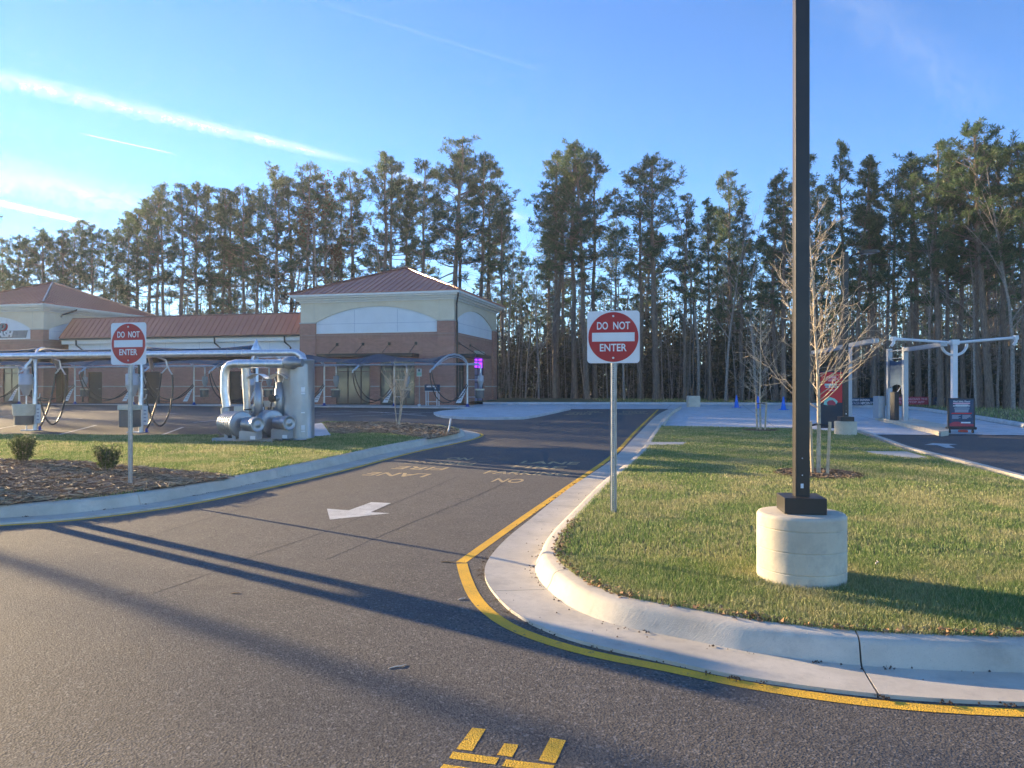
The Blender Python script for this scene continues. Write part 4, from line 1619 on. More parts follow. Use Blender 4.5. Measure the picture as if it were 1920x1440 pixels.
def canopy(label, lx_r, lx_l, ly, arch, d, s0, s1, sag, floor_fn, cat='canopy', group='fabric canopies over the vacuum stalls'):
    """fabric stretched between two neighbouring arches"""
    ss = [s for s, z in arch]
    zs = [z for s, z in arch]
    ns, nt = 14, 12
    wx, wy = bl(lx_r, ly)
    base = floor_fn(wy)
    v = []
    for j in range(nt + 1):
        t = j / nt
        pull = .22 * 4 * t * (1 - t)
        for i in range(ns + 1):
            f = i / ns
            s = s0 + pull * .6 + (s1 - pull - s0 - pull * .6) * f
            z = float(np.interp(s, ss, zs)) + .07
            x = (lx_l - lx_r) * t + d[0] * s
            yv = d[1] * s
            z -= sag * 4 * t * (1 - t) * math.sin(math.pi * min(1, f * .9 + .1))
            v.append((x, yv, z))
    f = []
    for j in range(nt):
        for i in range(ns):
            a = j * (ns + 1) + i
            f.append((a, a + 1, a + ns + 2, a + ns + 1))
    top = MB().add(v, f, True)
    o = top.build('shade_canopy', M['navy_fabric'], None, (wx, wy, base), (0, 0, ANG))
    md = o.modifiers.new('thick', 'SOLIDIFY')
    md.thickness = .006
    tag(o, label, cat, group)
    return o


can_lab = ['blue fabric canopy stretched to the arch at the tower corner', 'blue fabric canopy in front of the first shop window', 'blue fabric canopy passing behind the steel tank top',
           'blue fabric canopy behind the blower pipes', 'dark canopy along the low wing right of the left DO NOT ENTER sign', 'dark canopy along the low wing behind the left DO NOT ENTER sign',
           'dark canopy along the low wing left of the left DO NOT ENTER sign', 'dark canopy in front of the left tower']
for k in range(8):
    canopy(can_lab[k], back_xs[k], back_xs[k + 1], -3.15, BACK_ARCH, BACK_DIR, .30, 3.1, .34, lambda y: FLOOR)
# suction main along the building
t = thing('suction_main', 'galvanised suction pipe running along the stall posts by the building', 'pipe', (*bl(0, -3.15), FLOOR), ANG)
MB().tube([(2.5, .09, 2.44), (-34.5, .09, 2.44)], .06, 10).build('pipe', M['galvanised'], t)

# front row
FRONT_LY = -24.7
front_xs = [1.93, -2.12, -6.17, -10.22, -14.27, -18.3]
front_lab = ['vacuum station half hidden behind the steel blower unit', 'vacuum station with a dark bin just right of the left DO NOT ENTER sign', 'vacuum station with a pale lined bin left of the left DO NOT ENTER sign',
             'vacuum station outside the left picture edge, first', 'vacuum station outside the left picture edge, second', 'vacuum station outside the left picture edge, third']


def front_vacuum(label, lx, pale):
    wx, wy = bl(lx, FRONT_LY)
    t = thing('vacuum_station', label, 'vacuum station', (wx, wy, g(wy)), ANG, 'vacuum stations along the lawn')
    MB().tube([(0, 0, 0)] + arch_line(FRONT_ARCH, FRONT_DIR), .07, 12).build('arch_post', M['galvanised'], t)
    for k, o_ in enumerate((.10,)):
        MB().tube(arch_line(FRONT_ARCH[2:], FRONT_DIR, -.12), .025, 8).build('inner_arch', M['galvanised'], t)
    bevel(MB().box(-.38, .14, -.2, .2, 0, .03).build('base_plate', M['galvanised'], t), .006)
    MB().tube([(-.20, -.14, 0.02), (-.20, -.14, 1.22)], .022, 8).build('support_leg', M['galvanised'], t)
    canister(t, -.13, -.22, 1.14, .20, .30)
    MB().tube([(-.13, -.22, 1.95), (-.13, -.22, 2.10), (-.06, -.13, 2.24), (.0, -.10, 2.36)], .05, 10).build('suction_pipe', M['galvanised'], t)
    MB().lathe([(.085, 0), (.10, .01), (.10, .05), (.085, .06)], 14, (-.13, -.22, 1.99)).build('flange', M['galvanised'], t)
    MB().tube([(-.02, -.10, 2.30), (.02, -.13, 2.1), (.0, -.08, 1.75)], .03, 8).build('flex_hose', M['hose_rubber'], t)
    if pale:
        b = MB().lathe([(.26, .20), (.265, .22), (.285, .64), (.285, .66)], 24, (-.13, -.30, 0)).build('trash_bin', M['bin_dark'], t)
        MB().lathe([(.292, .50), (.315, .56), (.330, .84), (.335, .86), (.32, .87), (.30, .80)], 24, (-.13, -.30, 0)).build('bin_liner', M['bin_liner'], b)
    else:
        b = bevel(MB().box(-.36, .13, -.56, -.14, .19, .72).build('trash_bin', M['bin_dark'], t), .03, 3)
        bevel(MB().box(-.38, .15, -.58, -.12, .722, .87).build('bin_rim', M['bin_liner'], b), .02, 2)
    pl = MB().box(.16, .34, -.13, -.115, .25, .85).build('price_plate', M['sign_white'], t)
    for k in range(4):
        MB().box(.20, .30, -.134, -.1305, .35 + k * .11, .39 + k * .11).build('print', M['print_grey'], pl)
    foot = Vector((FRONT_DIR[0] * 2.9, FRONT_DIR[1] * 2.9, 2.38))
    foot = Vector((.62, .35, 2.28))
    MB().tube([(.05, .06, 2.36), (.35, .2, 2.40), foot], .03, 8).build('boom', M['galvanised'], t)
    k1, k2 = foot + Vector((-.16, 0, -.42)), foot + Vector((.24, 0, -.46))
    MB().tube([foot, foot + Vector((.06, 0, -.22)), k1], .024, 8).tube([foot + Vector((.07, 0, -.2)), foot + Vector((.16, 0, -.36)), k2], .024, 8).build('hose_splitter', M['galvanised'], t)
    h1 = bez(k1, k1 + Vector((-.12, 0, -.9)), (.42, -.05, .35), (.24, -.05, .12), 14)
    MB().tube(h1, .028, 8).build('hose', M['hose_rubber'], t)
    h2 = bez(k2, k2 + Vector((.12, 0, -1.1)), (.62, .05, -.75), (.20, -.02, 1.05), 22)
    MB().tube(h2, .028, 8).build('hose', M['hose_rubber'], t)
    MB().tube([(.07, -.02, 1.02), (.19, -.02, 1.08), (.22, -.02, 1.20)], .022, 6).build('nozzle_holder', M['galvanised'], t)
    MB().tube([(.24, -.05, .14), (.25, -.06, .02)], .04, 8).build('floor_nozzle', M['cap_blue'], t)
    return t


for k, lx in enumerate(front_xs):
    front_vacuum(front_lab[k], lx, k == 2)
fc_lab = ['dark canopy over the stall behind the blower unit', 'dark canopy over the stall behind the left DO NOT ENTER sign', 'dark canopy over the leftmost stall in view', 'dark canopy outside the left picture edge, nearer', 'dark canopy outside the left picture edge, farther']
for k in range(5):
    canopy(fc_lab[k], front_xs[k], front_xs[k + 1], FRONT_LY, FRONT_ARCH, FRONT_DIR, .25, 3.5, .14, g)

# main pipe of the front row, turning down into the tank
wx, wy = bl(1.93, FRONT_LY)
t = thing('vacuum_main', 'large galvanised vacuum pipe above the front stalls, bending down into the tank', 'pipe', (wx, wy, g(wy)), ANG)
PZ = 2.455
run = [(-26, -.10, PZ), (1.25, -.10, PZ), (1.42, -.11, PZ - .01), (1.60, -.14, PZ - .10), (1.68, -.17, PZ - .26), (1.70, -.2, PZ - .5), (1.70, -.35, 1.30), (1.67, -.38, 1.12), (1.55, -.42, .98), (1.30, -.46, .94)]
MB().tube(run, .104, 18).build('pipe', M['galvanised'], t)
for xx in (-9.9, -5.9, -1.9, -.95, -.4, .35, 1.1):
    MB().lathe([(.105, 0), (.112, .005), (.112, .045), (.105, .05)], 18, (xx, -.10, PZ), (1, 0, 0)).build('clamp_band', M['galvanised'], t)
MB().lathe([(.105, 0), (.113, .005), (.113, .035), (.105, .04)], 18, (1.70, -.24, 1.95), (0, 0, 1)).build('clamp_band', M['galvanised'], t)
# the small cone roof that peeks over the pipe
MB().lathe([(.15, 0), (.15, .02), (.06, .20), (.01, .34)], 14, (-.06, .10, 2.56)).build('vent_cap', M['galvanised'], t)

# ------------------------------------------------------------------ blower unit and tank
mx, my = at(397, 829, .14)
U = .0144
t = thing('blower_unit', 'silver twin turbine blower set with upright ducts on a grey skid in the lawn', 'blower', (mx, my, zb(my)), R(-10))
P = lambda px, py, d=0.0: ((px - 397) * U, d, (829 - py) * U)
bevel(MB().box(0, 1.55, 0, .16, 0, .10).build('skid', M['gantry_grey'], t), .006)
MB().box(.02, 1.5, .55, .70, 0, .10).box(.02, .14, .161, .549, 0, .09).box(1.3, 1.42, .161, .549, 0, .09).build('skid_rail', M['gantry_grey'], t)
AX = Vector((.84, -.54, 0)).normalized()


def turbine(ox, oy, oz, parent):
    o = Vector((ox, oy, oz))
    prof = [(.10, 0), (.20, .005), (.235, .02)]
    for k in range(6):
        h = .03 + k * .10
        prof += [(.255, h), (.300, h + .004), (.315, h + .010), (.315, h + .034), (.300, h + .040), (.255, h + .044), (.250, h + .09)]
    prof += [(.27, .64), (.31, .645), (.325, .655), (.325, .70), (.30, .72), (.20, .735), (.08, .74)]
    d = MB().lathe(prof, 36, o, AX).build('turbine_casing', M['tank_paint'], parent)
    d.data.polygons.foreach_set('use_smooth', [False] * len(d.data.polygons))
    for s in (.12, .52):
        c = o + AX * s
        MB().box(c.x - .05, c.x + .05, c.y - .2, c.y + .2, .09, c.z - .2).build('casing_foot', M['gantry_grey'], d)
    g0 = o + AX * .74
    q = MB()
    q.add([(g0.x - .06, g0.y - .06, .10), (g0.x + .12, g0.y - .10, .10), (g0.x + .18, g0.y - .10, .50), (g0.x + .02, g0.y - .06, .50),
           (g0.x - .06, g0.y + .2, .10), (g0.x + .12, g0.y + .16, .10), (g0.x + .18, g0.y + .16, .50), (g0.x + .02, g0.y + .2, .50)],
          [(0, 1, 2, 3), (7, 6, 5, 4), (0, 4, 5, 1), (1, 5, 6, 2), (2, 6, 7, 3), (3, 7, 4, 0)])
    q.build('coupling_guard', M['gantry_grey'], parent)
    m0 = o + AX * .92 + Vector((0, 0, .02))
    prof = [(.10, 0), (.165, .01)]
    for k in range(9): prof += [(.165, .03 + k * .035), (.152, .04 + k * .035), (.152, .05 + k * .035), (.165, .06 + k * .035)]
    prof += [(.165, .36), (.18, .37), (.18, .375), (.18, .52), (.18, .525), (.172, .54), (.155, .545), (.15, .535), (.06, .535), (.05, .545), (.02, .55)]
    m_ = MB().lathe(prof, 30, m0, AX).build('motor', M['tank_paint'], parent)
    c = m0 + AX * .2
    MB().box(c.x - .22, c.x + .22, c.y - .14, c.y + .14, .10, c.z - .16).build('motor_foot', M['gantry_grey'], m_)
    e = m0 + AX * .42
    MB().box(e.x - .02, e.x + .10, e.y - .2, e.y - .19, .12, .20).build('rating_plate', M['sign_white'], m_)


turbine(.22, .36, .44, t)
turbine(.78, .85, .46, t)
duct = MB().tube([P(408, 770, .42), P(404, 745, .42), P(404, 716, .42), P(406, 704, .42), P(413, 697, .42), P(424, 695, .42), P(536, 696, .42)], .105, 16)
do = duct.build('suction_duct', M['galvanised'], t)
MB().tube([P(409, 812, .40), P(406, 795, .42), P(405, 771, .42)], .11, 14).build('duct_elbow', M['tank_paint'], t)
for px_ in (430, 452, 482, 512):
    MB().lathe([(.106, 0), (.114, .004), (.114, .03), (.106, .035)], 18, P(px_, 695.5, .42), (1, 0, 0)).build('duct_clamp', M['galvanised'], do)
MB().lathe([(.105, 0), (.16, .12), (.165, .26), (.11, .36), (.10, .5)], 20, P(513, 694, .42), (1, 0, 0)).build('reducer', M['tank_paint'], t)
d2 = MB().tube([P(439, 782, .62), P(439, 700, .5)], .088, 14).build('riser_duct', M['galvanised'], t)
MB().lathe([(.09, 0), (.10, .005), (.10, .04), (.09, .045)], 16, P(439, 776, .62), (0, 0, 1)).build('duct_clamp', M['bronze_metal'], d2)
for px_, dd in ((462, .55), (490, .85)):
    s_ = MB().lathe([(.085, .50), (.085, .62), (.108, .64), (.108, 1.30), (.085, 1.32), (.085, 1.47), (.07, 1.475)], 18, ((px_ - 397) * U, dd, 0)).build('silencer_stack', M['tank_paint'], t)
    q = MB()
    cx_ = (px_ - 397) * U
    for k in range(8):
        a0, a1 = -1 + k / 4, -1 + (k + 1) / 4
        za, zb_ = 1.68 - .12 * a0 * a0, 1.68 - .12 * a1 * a1
        q.add([(cx_ + a0 * .26, dd - .16, za), (cx_ + a1 * .26, dd - .16, zb_), (cx_ + a1 * .26, dd + .16, zb_), (cx_ + a0 * .26, dd + .16, za)], [(0, 1, 2, 3)])
    rh = q.build('rain_hood', M['galvanised'], s_)
    rh.modifiers.new('thick', 'SOLIDIFY').thickness = .006
    MB().tube([(cx_ - .09, dd, 1.46), (cx_ - .14, dd, 1.64)], .008, 5).tube([(cx_ + .09, dd, 1.46), (cx_ + .14, dd, 1.64)], .008, 5).build('hood_strut', M['galvanised'], s_)
MB().lathe([(.13, 0), (.13, .30), (.06, .36)], 18, ((500 - 397) * U, 1.0, 1.45)).build('filter_drum', M['tank_paint'], t)

tx, ty = at(548, 825, .14)
tk = thing('separator_tank', 'tall grey steel separator tank beside the blower ducts', 'tank', (tx, ty + .35, zb(ty)), R(-10))
MB().lathe([(.455, -.02), (.465, .0), (.465, .02), (.46, .03), (.46, 2.0), (.465, 2.01), (.465, 2.04), (.44, 2.05), (.02, 2.07)], 56).build('shell', M['tank_paint'], tk)


def tank_plate(name, a0, a1, z0, z1, r, m, parent, thick=.006):
    n = 10
    v = []
    for i in range(n + 1):
        a = R(a0 + (a1 - a0) * i / n)
        for z in (z0, z1):
            v.append((math.cos(a) * r, math.sin(a) * r, z))
    f = [(2 * i, 2 * i + 2, 2 * i + 3, 2 * i + 1) for i in range(n)]
    o = MB().add(v, f).build(name, m, parent)
    o.modifiers.new('thick', 'SOLIDIFY').thickness = -thick
    return o


tank_plate('access_door', -82, -28, .78, 1.92, .468, M['tank_paint'], tk, .010)
tank_plate('access_door', -82, -28, .04, .74, .466, M['tank_paint'], tk, .008)
for z0_, z1_ in ((1.22, 1.34), (1.16, 1.20), (.68, .71), (.26, .38), (.20, .24)):
    tank_plate('warning_label', -50, -38, z0_, z1_, .482, M['sign_white'], tk, .002)
MB().tube([(-.20, -.38, 1.06), (-.30, -.62, 1.06)], .085, 14).build('inlet_stub', M['tank_paint'], tk)
MB().lathe([(.09, 0), (.095, .01), (.095, .09), (.085, .1)], 16, (-.30, -.62, 1.06), (-.38, -.92, 0)).build('rubber_cap', M['black_rubber'], tk)
MB().tube([(-.28, -.39, 1.75), (-.28, -.40, 1.2), (-.28, -.40, .98)], .014, 6).build('gauge_pipe', M['galvanised'], tk)
MB().lathe([(.45, 0), (.46, .01), (.46, .05), (.45, .06)], 40, (0, 0, .0)).build('foot_ring', M['gantry_grey'], tk)
MB().box(-.16, .04, .9, 1.15, .0, .60).build('control_box', M['bin_dark'], tk) if False else None
x, y = at(503, 801)
vb = thing('bollard_bin', 'beige utility box on a post behind the silencer stacks', 'utility box', (x, y, g(y)), ANG)
MB().box(-.10, -.04, -.04, .04, 0, .7).box(.10, .16, -.04, .04, 0, .7).build('stand', M['stake_wood'], vb)
bevel(MB().box(-.30, .34, -.14, .14, .70, .92).build('cabinet', M['cast_stone'], vb), .02)

# ------------------------------------------------------------------ right hand lanes: pay station, gantries, boards
ix = lambda px, py, dz=.0: at(px, py, dz)
isl = [ix(1641, 781, .14), ix(1658, 779, .14), ix(1705, 783.5, .14), ix(1779, 797, .14), ix(1779, 807.5, .14), ix(1765, 809.5, .14)]
sheet('pay_island', isl, .14, M['concrete_base'], thick=.2)
px1, py1 = at(1667.5, 784, .14)
px2, py2 = at(1697.0, 788.5, .14)
t = thing('pay_station', 'grey pay station frame with a navy panel and long roof beam on the concrete island', 'pay station', (px2, py2, zb(py2)))
dxp, dyp = px1 - px2, py1 - py2
MB().box(-.085, .085, -.07, .07, 0, 2.72).build('post', M['gantry_grey'], t)
MB().box(dxp - .085, dxp + .085, dyp - .07, dyp + .07, 0, 2.74).build('post', M['gantry_grey'], t)
MB().box(-.14, .14, -.12, .12, 0, .02).build('base_plate', M['gantry_grey'], t)
MB().box(dxp - .14, dxp + .14, dyp - .12, dyp + .12, 0, .02).build('base_plate', M['gantry_grey'], t)
ra = math.atan2(dyp, dxp)
Lp = math.hypot(dxp, dyp)
pn = MB()
N_ = 10
zt_ = lambda f: 2.30 - .10 * math.sin(math.pi * f)
zo_ = lambda f: 1.20 + .14 * math.sin(math.pi * f)
v, f = [], []
for i in range(N_ + 1):
    q_ = .09 / Lp + (1 - .18 / Lp) * i / N_
    for th in (-.012, .012):
        v += [(dxp * q_ - math.sin(ra) * th, dyp * q_ + math.cos(ra) * th, zo_(i / N_)), (dxp * q_ - math.sin(ra) * th, dyp * q_ + math.cos(ra) * th, zt_(i / N_))]
for i in range(N_):
    a = i * 4
    f += [(a, a + 4, a + 5, a + 1), (a + 2, a + 3, a + 7, a + 6), (a + 1, a + 5, a + 7, a + 3), (a, a + 2, a + 6, a + 4)]
fix_normals(pn.add(v, f).build('navy_panel', M['navy_print'], t))
MB().tube([(0, 0, 2.62), (dxp, dyp, 2.64)], .02, 6).tube([(0, 0, 2.34), (dxp, dyp, 2.34)], .014, 6).build('cross_rail', M['gantry_grey'], t)
ex, ey = (1770 - 960) / F * 24.6 - px2, 24.6 - py2
bl_ = math.hypot(ex, ey)
an = math.atan2(ey, ex)
MB().box(.0, bl_, -.10, .10, 2.55, 2.68, an, (0, 0)).build('roof_beam', M['gantry_grey'], t)
bevel(MB().box(-.32, -.14, .15, .5, 0, 1.05).build('card_reader', M['black_plastic'], t), .02)
MB().tube([(-.18, .2, 1.06), (-.10, .05, 1.28), (-.08, .03, .95)], .02, 6).build('cable', M['print_white'], t)
bevel(MB().box(dxp - .36, dxp - .08, dyp + .15, dyp + .6, 0, .88).build('cabinet', M['gantry_grey'], t), .015)
MB().tube([(dxp + .02, dyp, .75), (dxp + .3, dyp - .45, .92)], .02, 6).build('bracket', M['black_plastic'], t)
bevel(MB().box(.12, .26, -.05, .1, 0, .10).build('loop_box', M['gantry_grey'], t), .01)

# second lane, its beam passes behind the dark lamp pole
X2, Y2 = (1592 - 960) / F * 29.0, 29.0
t = thing('pay_station', 'grey pay station with a slim roof beam behind the dark lamp pole', 'pay station', (X2, Y2, zb(Y2)))
MB().box(-.085, .085, -.07, .07, 0, 2.70).build('post', M['gantry_grey'], t)
p_a = ((1525 - 960) / F * 32.0 - X2, 32.0 - Y2)
p_b = ((1641 - 960) / F * 23.6 - X2, 23.6 - Y2)
an = math.atan2(p_b[1] - p_a[1], p_b[0] - p_a[0])
ln = math.hypot(p_b[1] - p_a[1], p_b[0] - p_a[0])
MB().box(p_a[0], p_a[0] + ln, p_a[1] - .10, p_a[1] + .10, 2.60, 2.73, an, p_a).build('roof_beam', M['gantry_grey'], t)

# white T-shaped gantry
Yg = 24.9
Xg = (1789 - 960) / F * Yg
t = thing('white_gantry', 'white T-shaped post with two long arms and curved braces', 'gantry', (Xg, Yg, zb(Yg)))
zc = zat(641, Yg) - zb(Yg)
MB().box(-.075, .075, -.075, .075, 0, zc).build('post', M['white_metal'], t)
bevel(MB().box(-.12, .12, -.11, .11, zc - .10, zc + .07).build('hub', M['white_metal'], t), .01)
for s, dzz, L in ((-1, .10, 1.97), (1, .14, 2.0)):
    a_ = MB().tube([(s * .12, 0, zc - .02), (s * L, 0, zc + dzz)], .045, 8)
    ao = a_.build('arm', M['white_metal'], t)
    MB().box(s * L - .06, s * L + .06, -.06, .06, zc + dzz - .07, zc + dzz + .07).build('arm_end', M['white_metal'], ao)
    MB().tube([(s * L, 0, zc + dzz - .06), (s * L + .0, 0, zc + dzz - .14), (s * L - .07, 0, zc + dzz - .24)], .05, 8).build('spray_head', M['white_metal'], ao)
    MB().tube([(s * (.05 + .36 * math.cos(R(a))), 0, zc - .06 - .36 * math.sin(R(a))) for a in range(0, 95, 10)], .045, 8).build('brace', M['white_metal'], t)
MB().box(-.4, 1.7, .02, .10, zc + .06, zc + .10, R(4), (0, 0)).build('light_strip', M['dark_frame'], t)

# A-frame safety sign
x, y = at(1802, 812.5)
t = thing('sidewalk_sign', 'navy wheeled sidewalk sign with safety rules at the end of the concrete island', 'sign', (x, y, g(y)), R(-6))
fr = MB().box(-.40, .40, -.03, .03, .14, 1.09)
fo = bevel(fr.build('frame', M['black_plastic'], t), .012)
ft = bevel(MB().box(-.43, .43, -.09, .09, .12, .20).build('base_tray', M['black_plastic'], t), .02)
MB().box(-.35, .35, -.034, -.0305, .22, 1.05).build('poster', M['navy_print'], fo)
po = fo.children[0]
me = text_mesh('Wash Safely, Please!', .068, extrude=.0005)
xs = [v_.co.x for v_ in me.vertices]; s_ = .50 / (max(xs) - min(xs))
for v_ in me.vertices: v_.co.x *= s_
link('lettering', me, M['print_white'], po, (0, -.037, .985), (R(90), 0, 0))
for (a, b, z, h_, mm) in ((-.25, .25, .925, .022, 'print_pink'), (-.18, .20, .878, .010, 'print_white'), (-.25, .25, .848, .012, 'print_white'), (-.15, .16, .82, .008, 'print_grey'), (-.21, .23, .79, .010, 'print_grey'),
                          (-.22, .23, .76, .010, 'print_grey'), (-.2, .21, .73, .010, 'print_grey'), (-.2, .2, .70, .014, 'print_grey'), (-.2, .2, .665, .014, 'print_grey'),
                          (-.28, -.02, .56, .008, 'print_grey'), (-.28, -.07, .535, .008, 'print_grey'), (-.28, -.1, .51, .008, 'print_grey'), (-.28, -.03, .485, .008, 'print_grey'), (-.28, -.09, .46, .008, 'print_grey'),
                          (.02, .27, .56, .008, 'print_grey'), (.02, .24, .535, .008, 'print_grey'), (.02, .29, .51, .008, 'print_grey'), (.02, .2, .485, .008, 'print_grey'), (.02, .16, .46, .008, 'print_grey'),
                          (-.02, .26, .335, .022, 'print_white')):
    MB().box(a, b, -.0362, -.0345, z - h_, z + h_).build('print', M[mm], po)
q = MB()
vplate(q, [(-.31, .60), (.28, .60), (.31, .635), (-.28, .635)], 'x', -.0362, -.0345)
fix_normals(q.build('red_stripe', M['poster_red'], po))
q = MB()
vplate(q, [(-.35, .22), (.35, .22), (.35, .29), (.05, .30), (-.08, .36), (-.22, .36), (-.33, .31), (-.35, .31)], 'x', -.0352, -.0343)
fix_normals(q.build('red_print', M['banner_red'], po))
for s in (-1, 1):
    MB().lathe([(.02, -.02), (.05, -.02), (.05, .02), (.02, .02)], 14, (s * .34, 0, .055), (1, 0, 0)).build('wheel', M['black_rubber'], ft)
    MB().box(s * .34 - .02, s * .34 + .02, -.025, .025, .06, .125).build('fork', M['black_plastic'], ft)
x, y = at(1806, 811)
t = thing('orange_weight', 'bright orange weight block under the sidewalk sign', 'weight', (x, y, g(y)))
bevel(MB().box(-.12, .12, -.08, .10, .0, .085).build('block', M['orange_plastic'], t), .03, 3)
x, y = at(1803, 815.5)
mt = MB()
mt.prism([(x - .62, y + .15), (x + .50, y + .15), (x + .62, y - .05), (x - .30, y - .12)], lambda X, Y: SLOPE * Y + OFF + .002, lambda X, Y: SLOPE * Y + OFF + .016)
tag(mt.build('rubber_mat', M['black_rubber']), 'flat black rubber mat under the sidewalk sign', 'mat')

# red menu board
x, y = at(1561, 803, .14)
t = thing('menu_board', 'red poster board on a tall navy cabinet behind the staked tree', 'menu board', (x, y + .2, zb(y)), R(-5))
bevel(MB().box(-.37, .37, -.12, .12, 0, 1.78).build('cabinet', M['navy_dark'], t), .02)
po = MB().box(-.325, .335, -.126, -.121, .80, 1.75).build('poster', M['poster_red'], t)
MB().box(-.325, .335, -.126, -.121, .66, .798).build('poster_foot', M['navy_dark'], t)
for (a, b, z, h_, mm) in ((-.14, .16, 1.60, .020, 'print_pink'), (-.22, .22, 1.54, .012, 'print_pink'), (-.1, .13, 1.485, .012, 'print_pink'), (-.20, .17, 1.36, .034, 'print_mint'), (-.17, .21, 1.29, .022, 'print_white'), (-.08, .13, 1.20, .008, 'print_pink'), (-.07, .10, 1.175, .007, 'print_pink')):
    MB().box(a, b, -.1275, -.1262, z - h_, z + h_).build('print', M[mm], po)
me = text_mesh('UNLIMITED', .066, extrude=.0003)
link('lettering', me, M['sign_white'], po, (-.01, -.1285, 1.36), (R(90), 0, 0))
me = text_mesh('ACE WASHES', .055, extrude=.0003)
link('lettering', me, M['black_plastic'], po, (.02, -.1285, 1.29), (R(90), 0, 0))
q = MB()
vplate(q, [(-.23, .74), (-.12, .72), (.16, .76), (.20, .84), (.10, .93), (-.02, .97), (-.16, .95), (-.21, .88)], 'x', -.1275, -.1262)
fix_normals(q.build('mint_shape', M['print_mint'], po))
q = MB()
vplate(q, [(-.12, .73), (.12, .72), (.14, .79), (.05, .88), (-.06, .87), (-.13, .81)], 'x', -.129, -.1278)
fix_normals(q.build('red_shape', M['banner_red'], po))

# banners on the rail by the woods
def banner(label, pxa, pxb, ya, yb, Y, parts):
    z0, z1 = zat(yb, Y), zat(ya, Y)
    xa, xb = (pxa - 960) / F * Y, (pxb - 960) / F * Y
    t = thing('banner', label, 'banner', (xa, Y, g(Y)), 0, 'banners staked in front of the woods')
    b = g(Y)
    n = 12
    v, f = [], []
    for i in range(n + 1):
        xx = (xb - xa) * i / n
        yy_ = .02 * math.sin(i * 1.3)
        v += [(xx, yy_, z0 - b), (xx, yy_, z1 - b)]
    f = [(2 * i, 2 * i + 2, 2 * i + 3, 2 * i + 1) for i in range(n)]
    so_ = MB().add(v, f).build('sheet', M[parts[0]], t)
    so_.modifiers.new('thick', 'SOLIDIFY').thickness = .004
    for xx in (0, xb - xa):
        MB().tube([(xx, .04, 0), (xx, .04, z1 - b + .03)], .02, 6).build('stake', M['dark_frame'], t)
    W_ = xb - xa
    for body, fx, fz, wd, hgt, mm in parts[1]:
        me = text_mesh(body, hgt * (z1 - z0) / .7, extrude=.001)
        xs = [v_.co.x for v_ in me.vertices]; c_ = (max(xs) + min(xs)) / 2; s_ = wd * W_ / (max(xs) - min(xs))
        for v_ in me.vertices: v_.co.x = (v_.co.x - c_) * s_
        link('lettering', me, M[mm], so_, (fx * W_, -.035, z0 - b + fz * (z1 - z0)), (R(90), 0, 0))
    return t, so_, W_, z0 - b, z1 - z0


banner('navy START EARNING banner right of the dark lamp pole', 1588, 1640, 746, 760, 45.0, ('navy_print', [('START EARNING', .50, .70, .62, .26, 'print_white'), ('WASH', .28, .27, .40, .34, 'print_grey'), ('4POINTS', .73, .27, .46, .34, 'print_white')]))
t, so_, W_, zz, hh = banner('red DOWNLOAD THE APP banner behind the pay station', 1681, 1749, 744, 758.5, 43.0, ('banner_red', [('DOWNLOAD THE', .45, .70, .78, .26, 'print_pink'), ('FLAGSTOP APP', .40, .30, .72, .26, 'print_pink')]))
banner('navy START EARNING banner half hidden by the sidewalk sign', 1749.5, 1802, 744.5, 759, 42.8, ('navy_print', [('START EARNING', .50, .70, .62, .26, 'print_white'), ('WASH', .28, .27, .40, .34, 'print_grey'), ('4POINTS', .73, .27, .46, .34, 'print_white')]))

# blue cones
def cone(label, px, py):
    x, y = at(px, py)
    t = thing('traffic_cone', label, 'cone', (x, y, g(y) + .012), .3, 'blue cones on the concrete drive')
    bevel(MB().box(-.19, .19, -.19, .19, 0, .035).build('base', M['cone_blue'], t), .012)
    MB().lathe([(.145, .03), (.135, .06), (.032, .70), (.02, .715)], 20).build('body', M['cone_blue'], t)


cone('blue traffic cone farthest to the left on the concrete drive', 1381, 764.5)
cone('blue traffic cone just left of the small staked tree', 1421.5, 766)
cone('blue traffic cone nearest the black lamp pole', 1469, 769)

# white marker leaning at the island nose
x, y = at(839, 812, .15)
t = thing('marker_stake', 'leaning white marker stake on the island nose', 'marker', (x, y, zb(y) + .02))
MB().tube([(0, 0, -.1), (.09, .05, .40)], .022, 8).build('stake', M['white_metal'], t)
# accessible parking sign and the blue vending stand by the wall
x, y = at(851, 763, .0)
px_, py_ = bl(-1.9 + .2, -2.6)
x, y = (786 - 960) / F * 45.0, 45.0
t = thing('parking_sign', 'green and white parking sign on a thin post before the tower wall', 'sign', (x, y, FLOOR))
MB().tube([(0, 0, 0), (0, 0, 2.25)], .025, 6).build('post', M['sign_post'], t)
MB().box(-.15, .15, -.035, -.028, 1.75, 2.2).build('sign_panel', M['sign_white'], t)
MB().box(-.13, .13, -.039, -.036, 1.8, 1.98).build('print', M['print_mint'], t.children[1])
MB().box(-.06, .06, -.039, -.036, 2.04, 2.17).build('print', M['navy_print'], t.children[1])
MB().lathe([(.09, 0), (.09, .12), (.03, .14)], 12).build('base', M['white_metal'], t)
x, y = (811 - 960) / F * 45.6, 45.6
t = thing('vending_stand', 'blue towel vending box on a white stand against the tower wall', 'stand', (x, y, FLOOR), ANG)
for sx in (-.34, .34):
    for sy in (-.18, .18):
        MB().box(sx - .025, sx + .025, sy - .025, sy + .025, 0, .86).build('leg', M['white_metal'], t)
MB().box(-.40, .40, -.22, .22, .862, .90).build('tray', M['white_metal'], t)
MB().box(-.315, .315, -.2, -.16, .24, .28).build('rail', M['white_metal'], t)
bx_ = bevel(MB().box(-.44, .40, -.20, .20, .902, 1.28).build('box', M['navy_print'], t), .015)
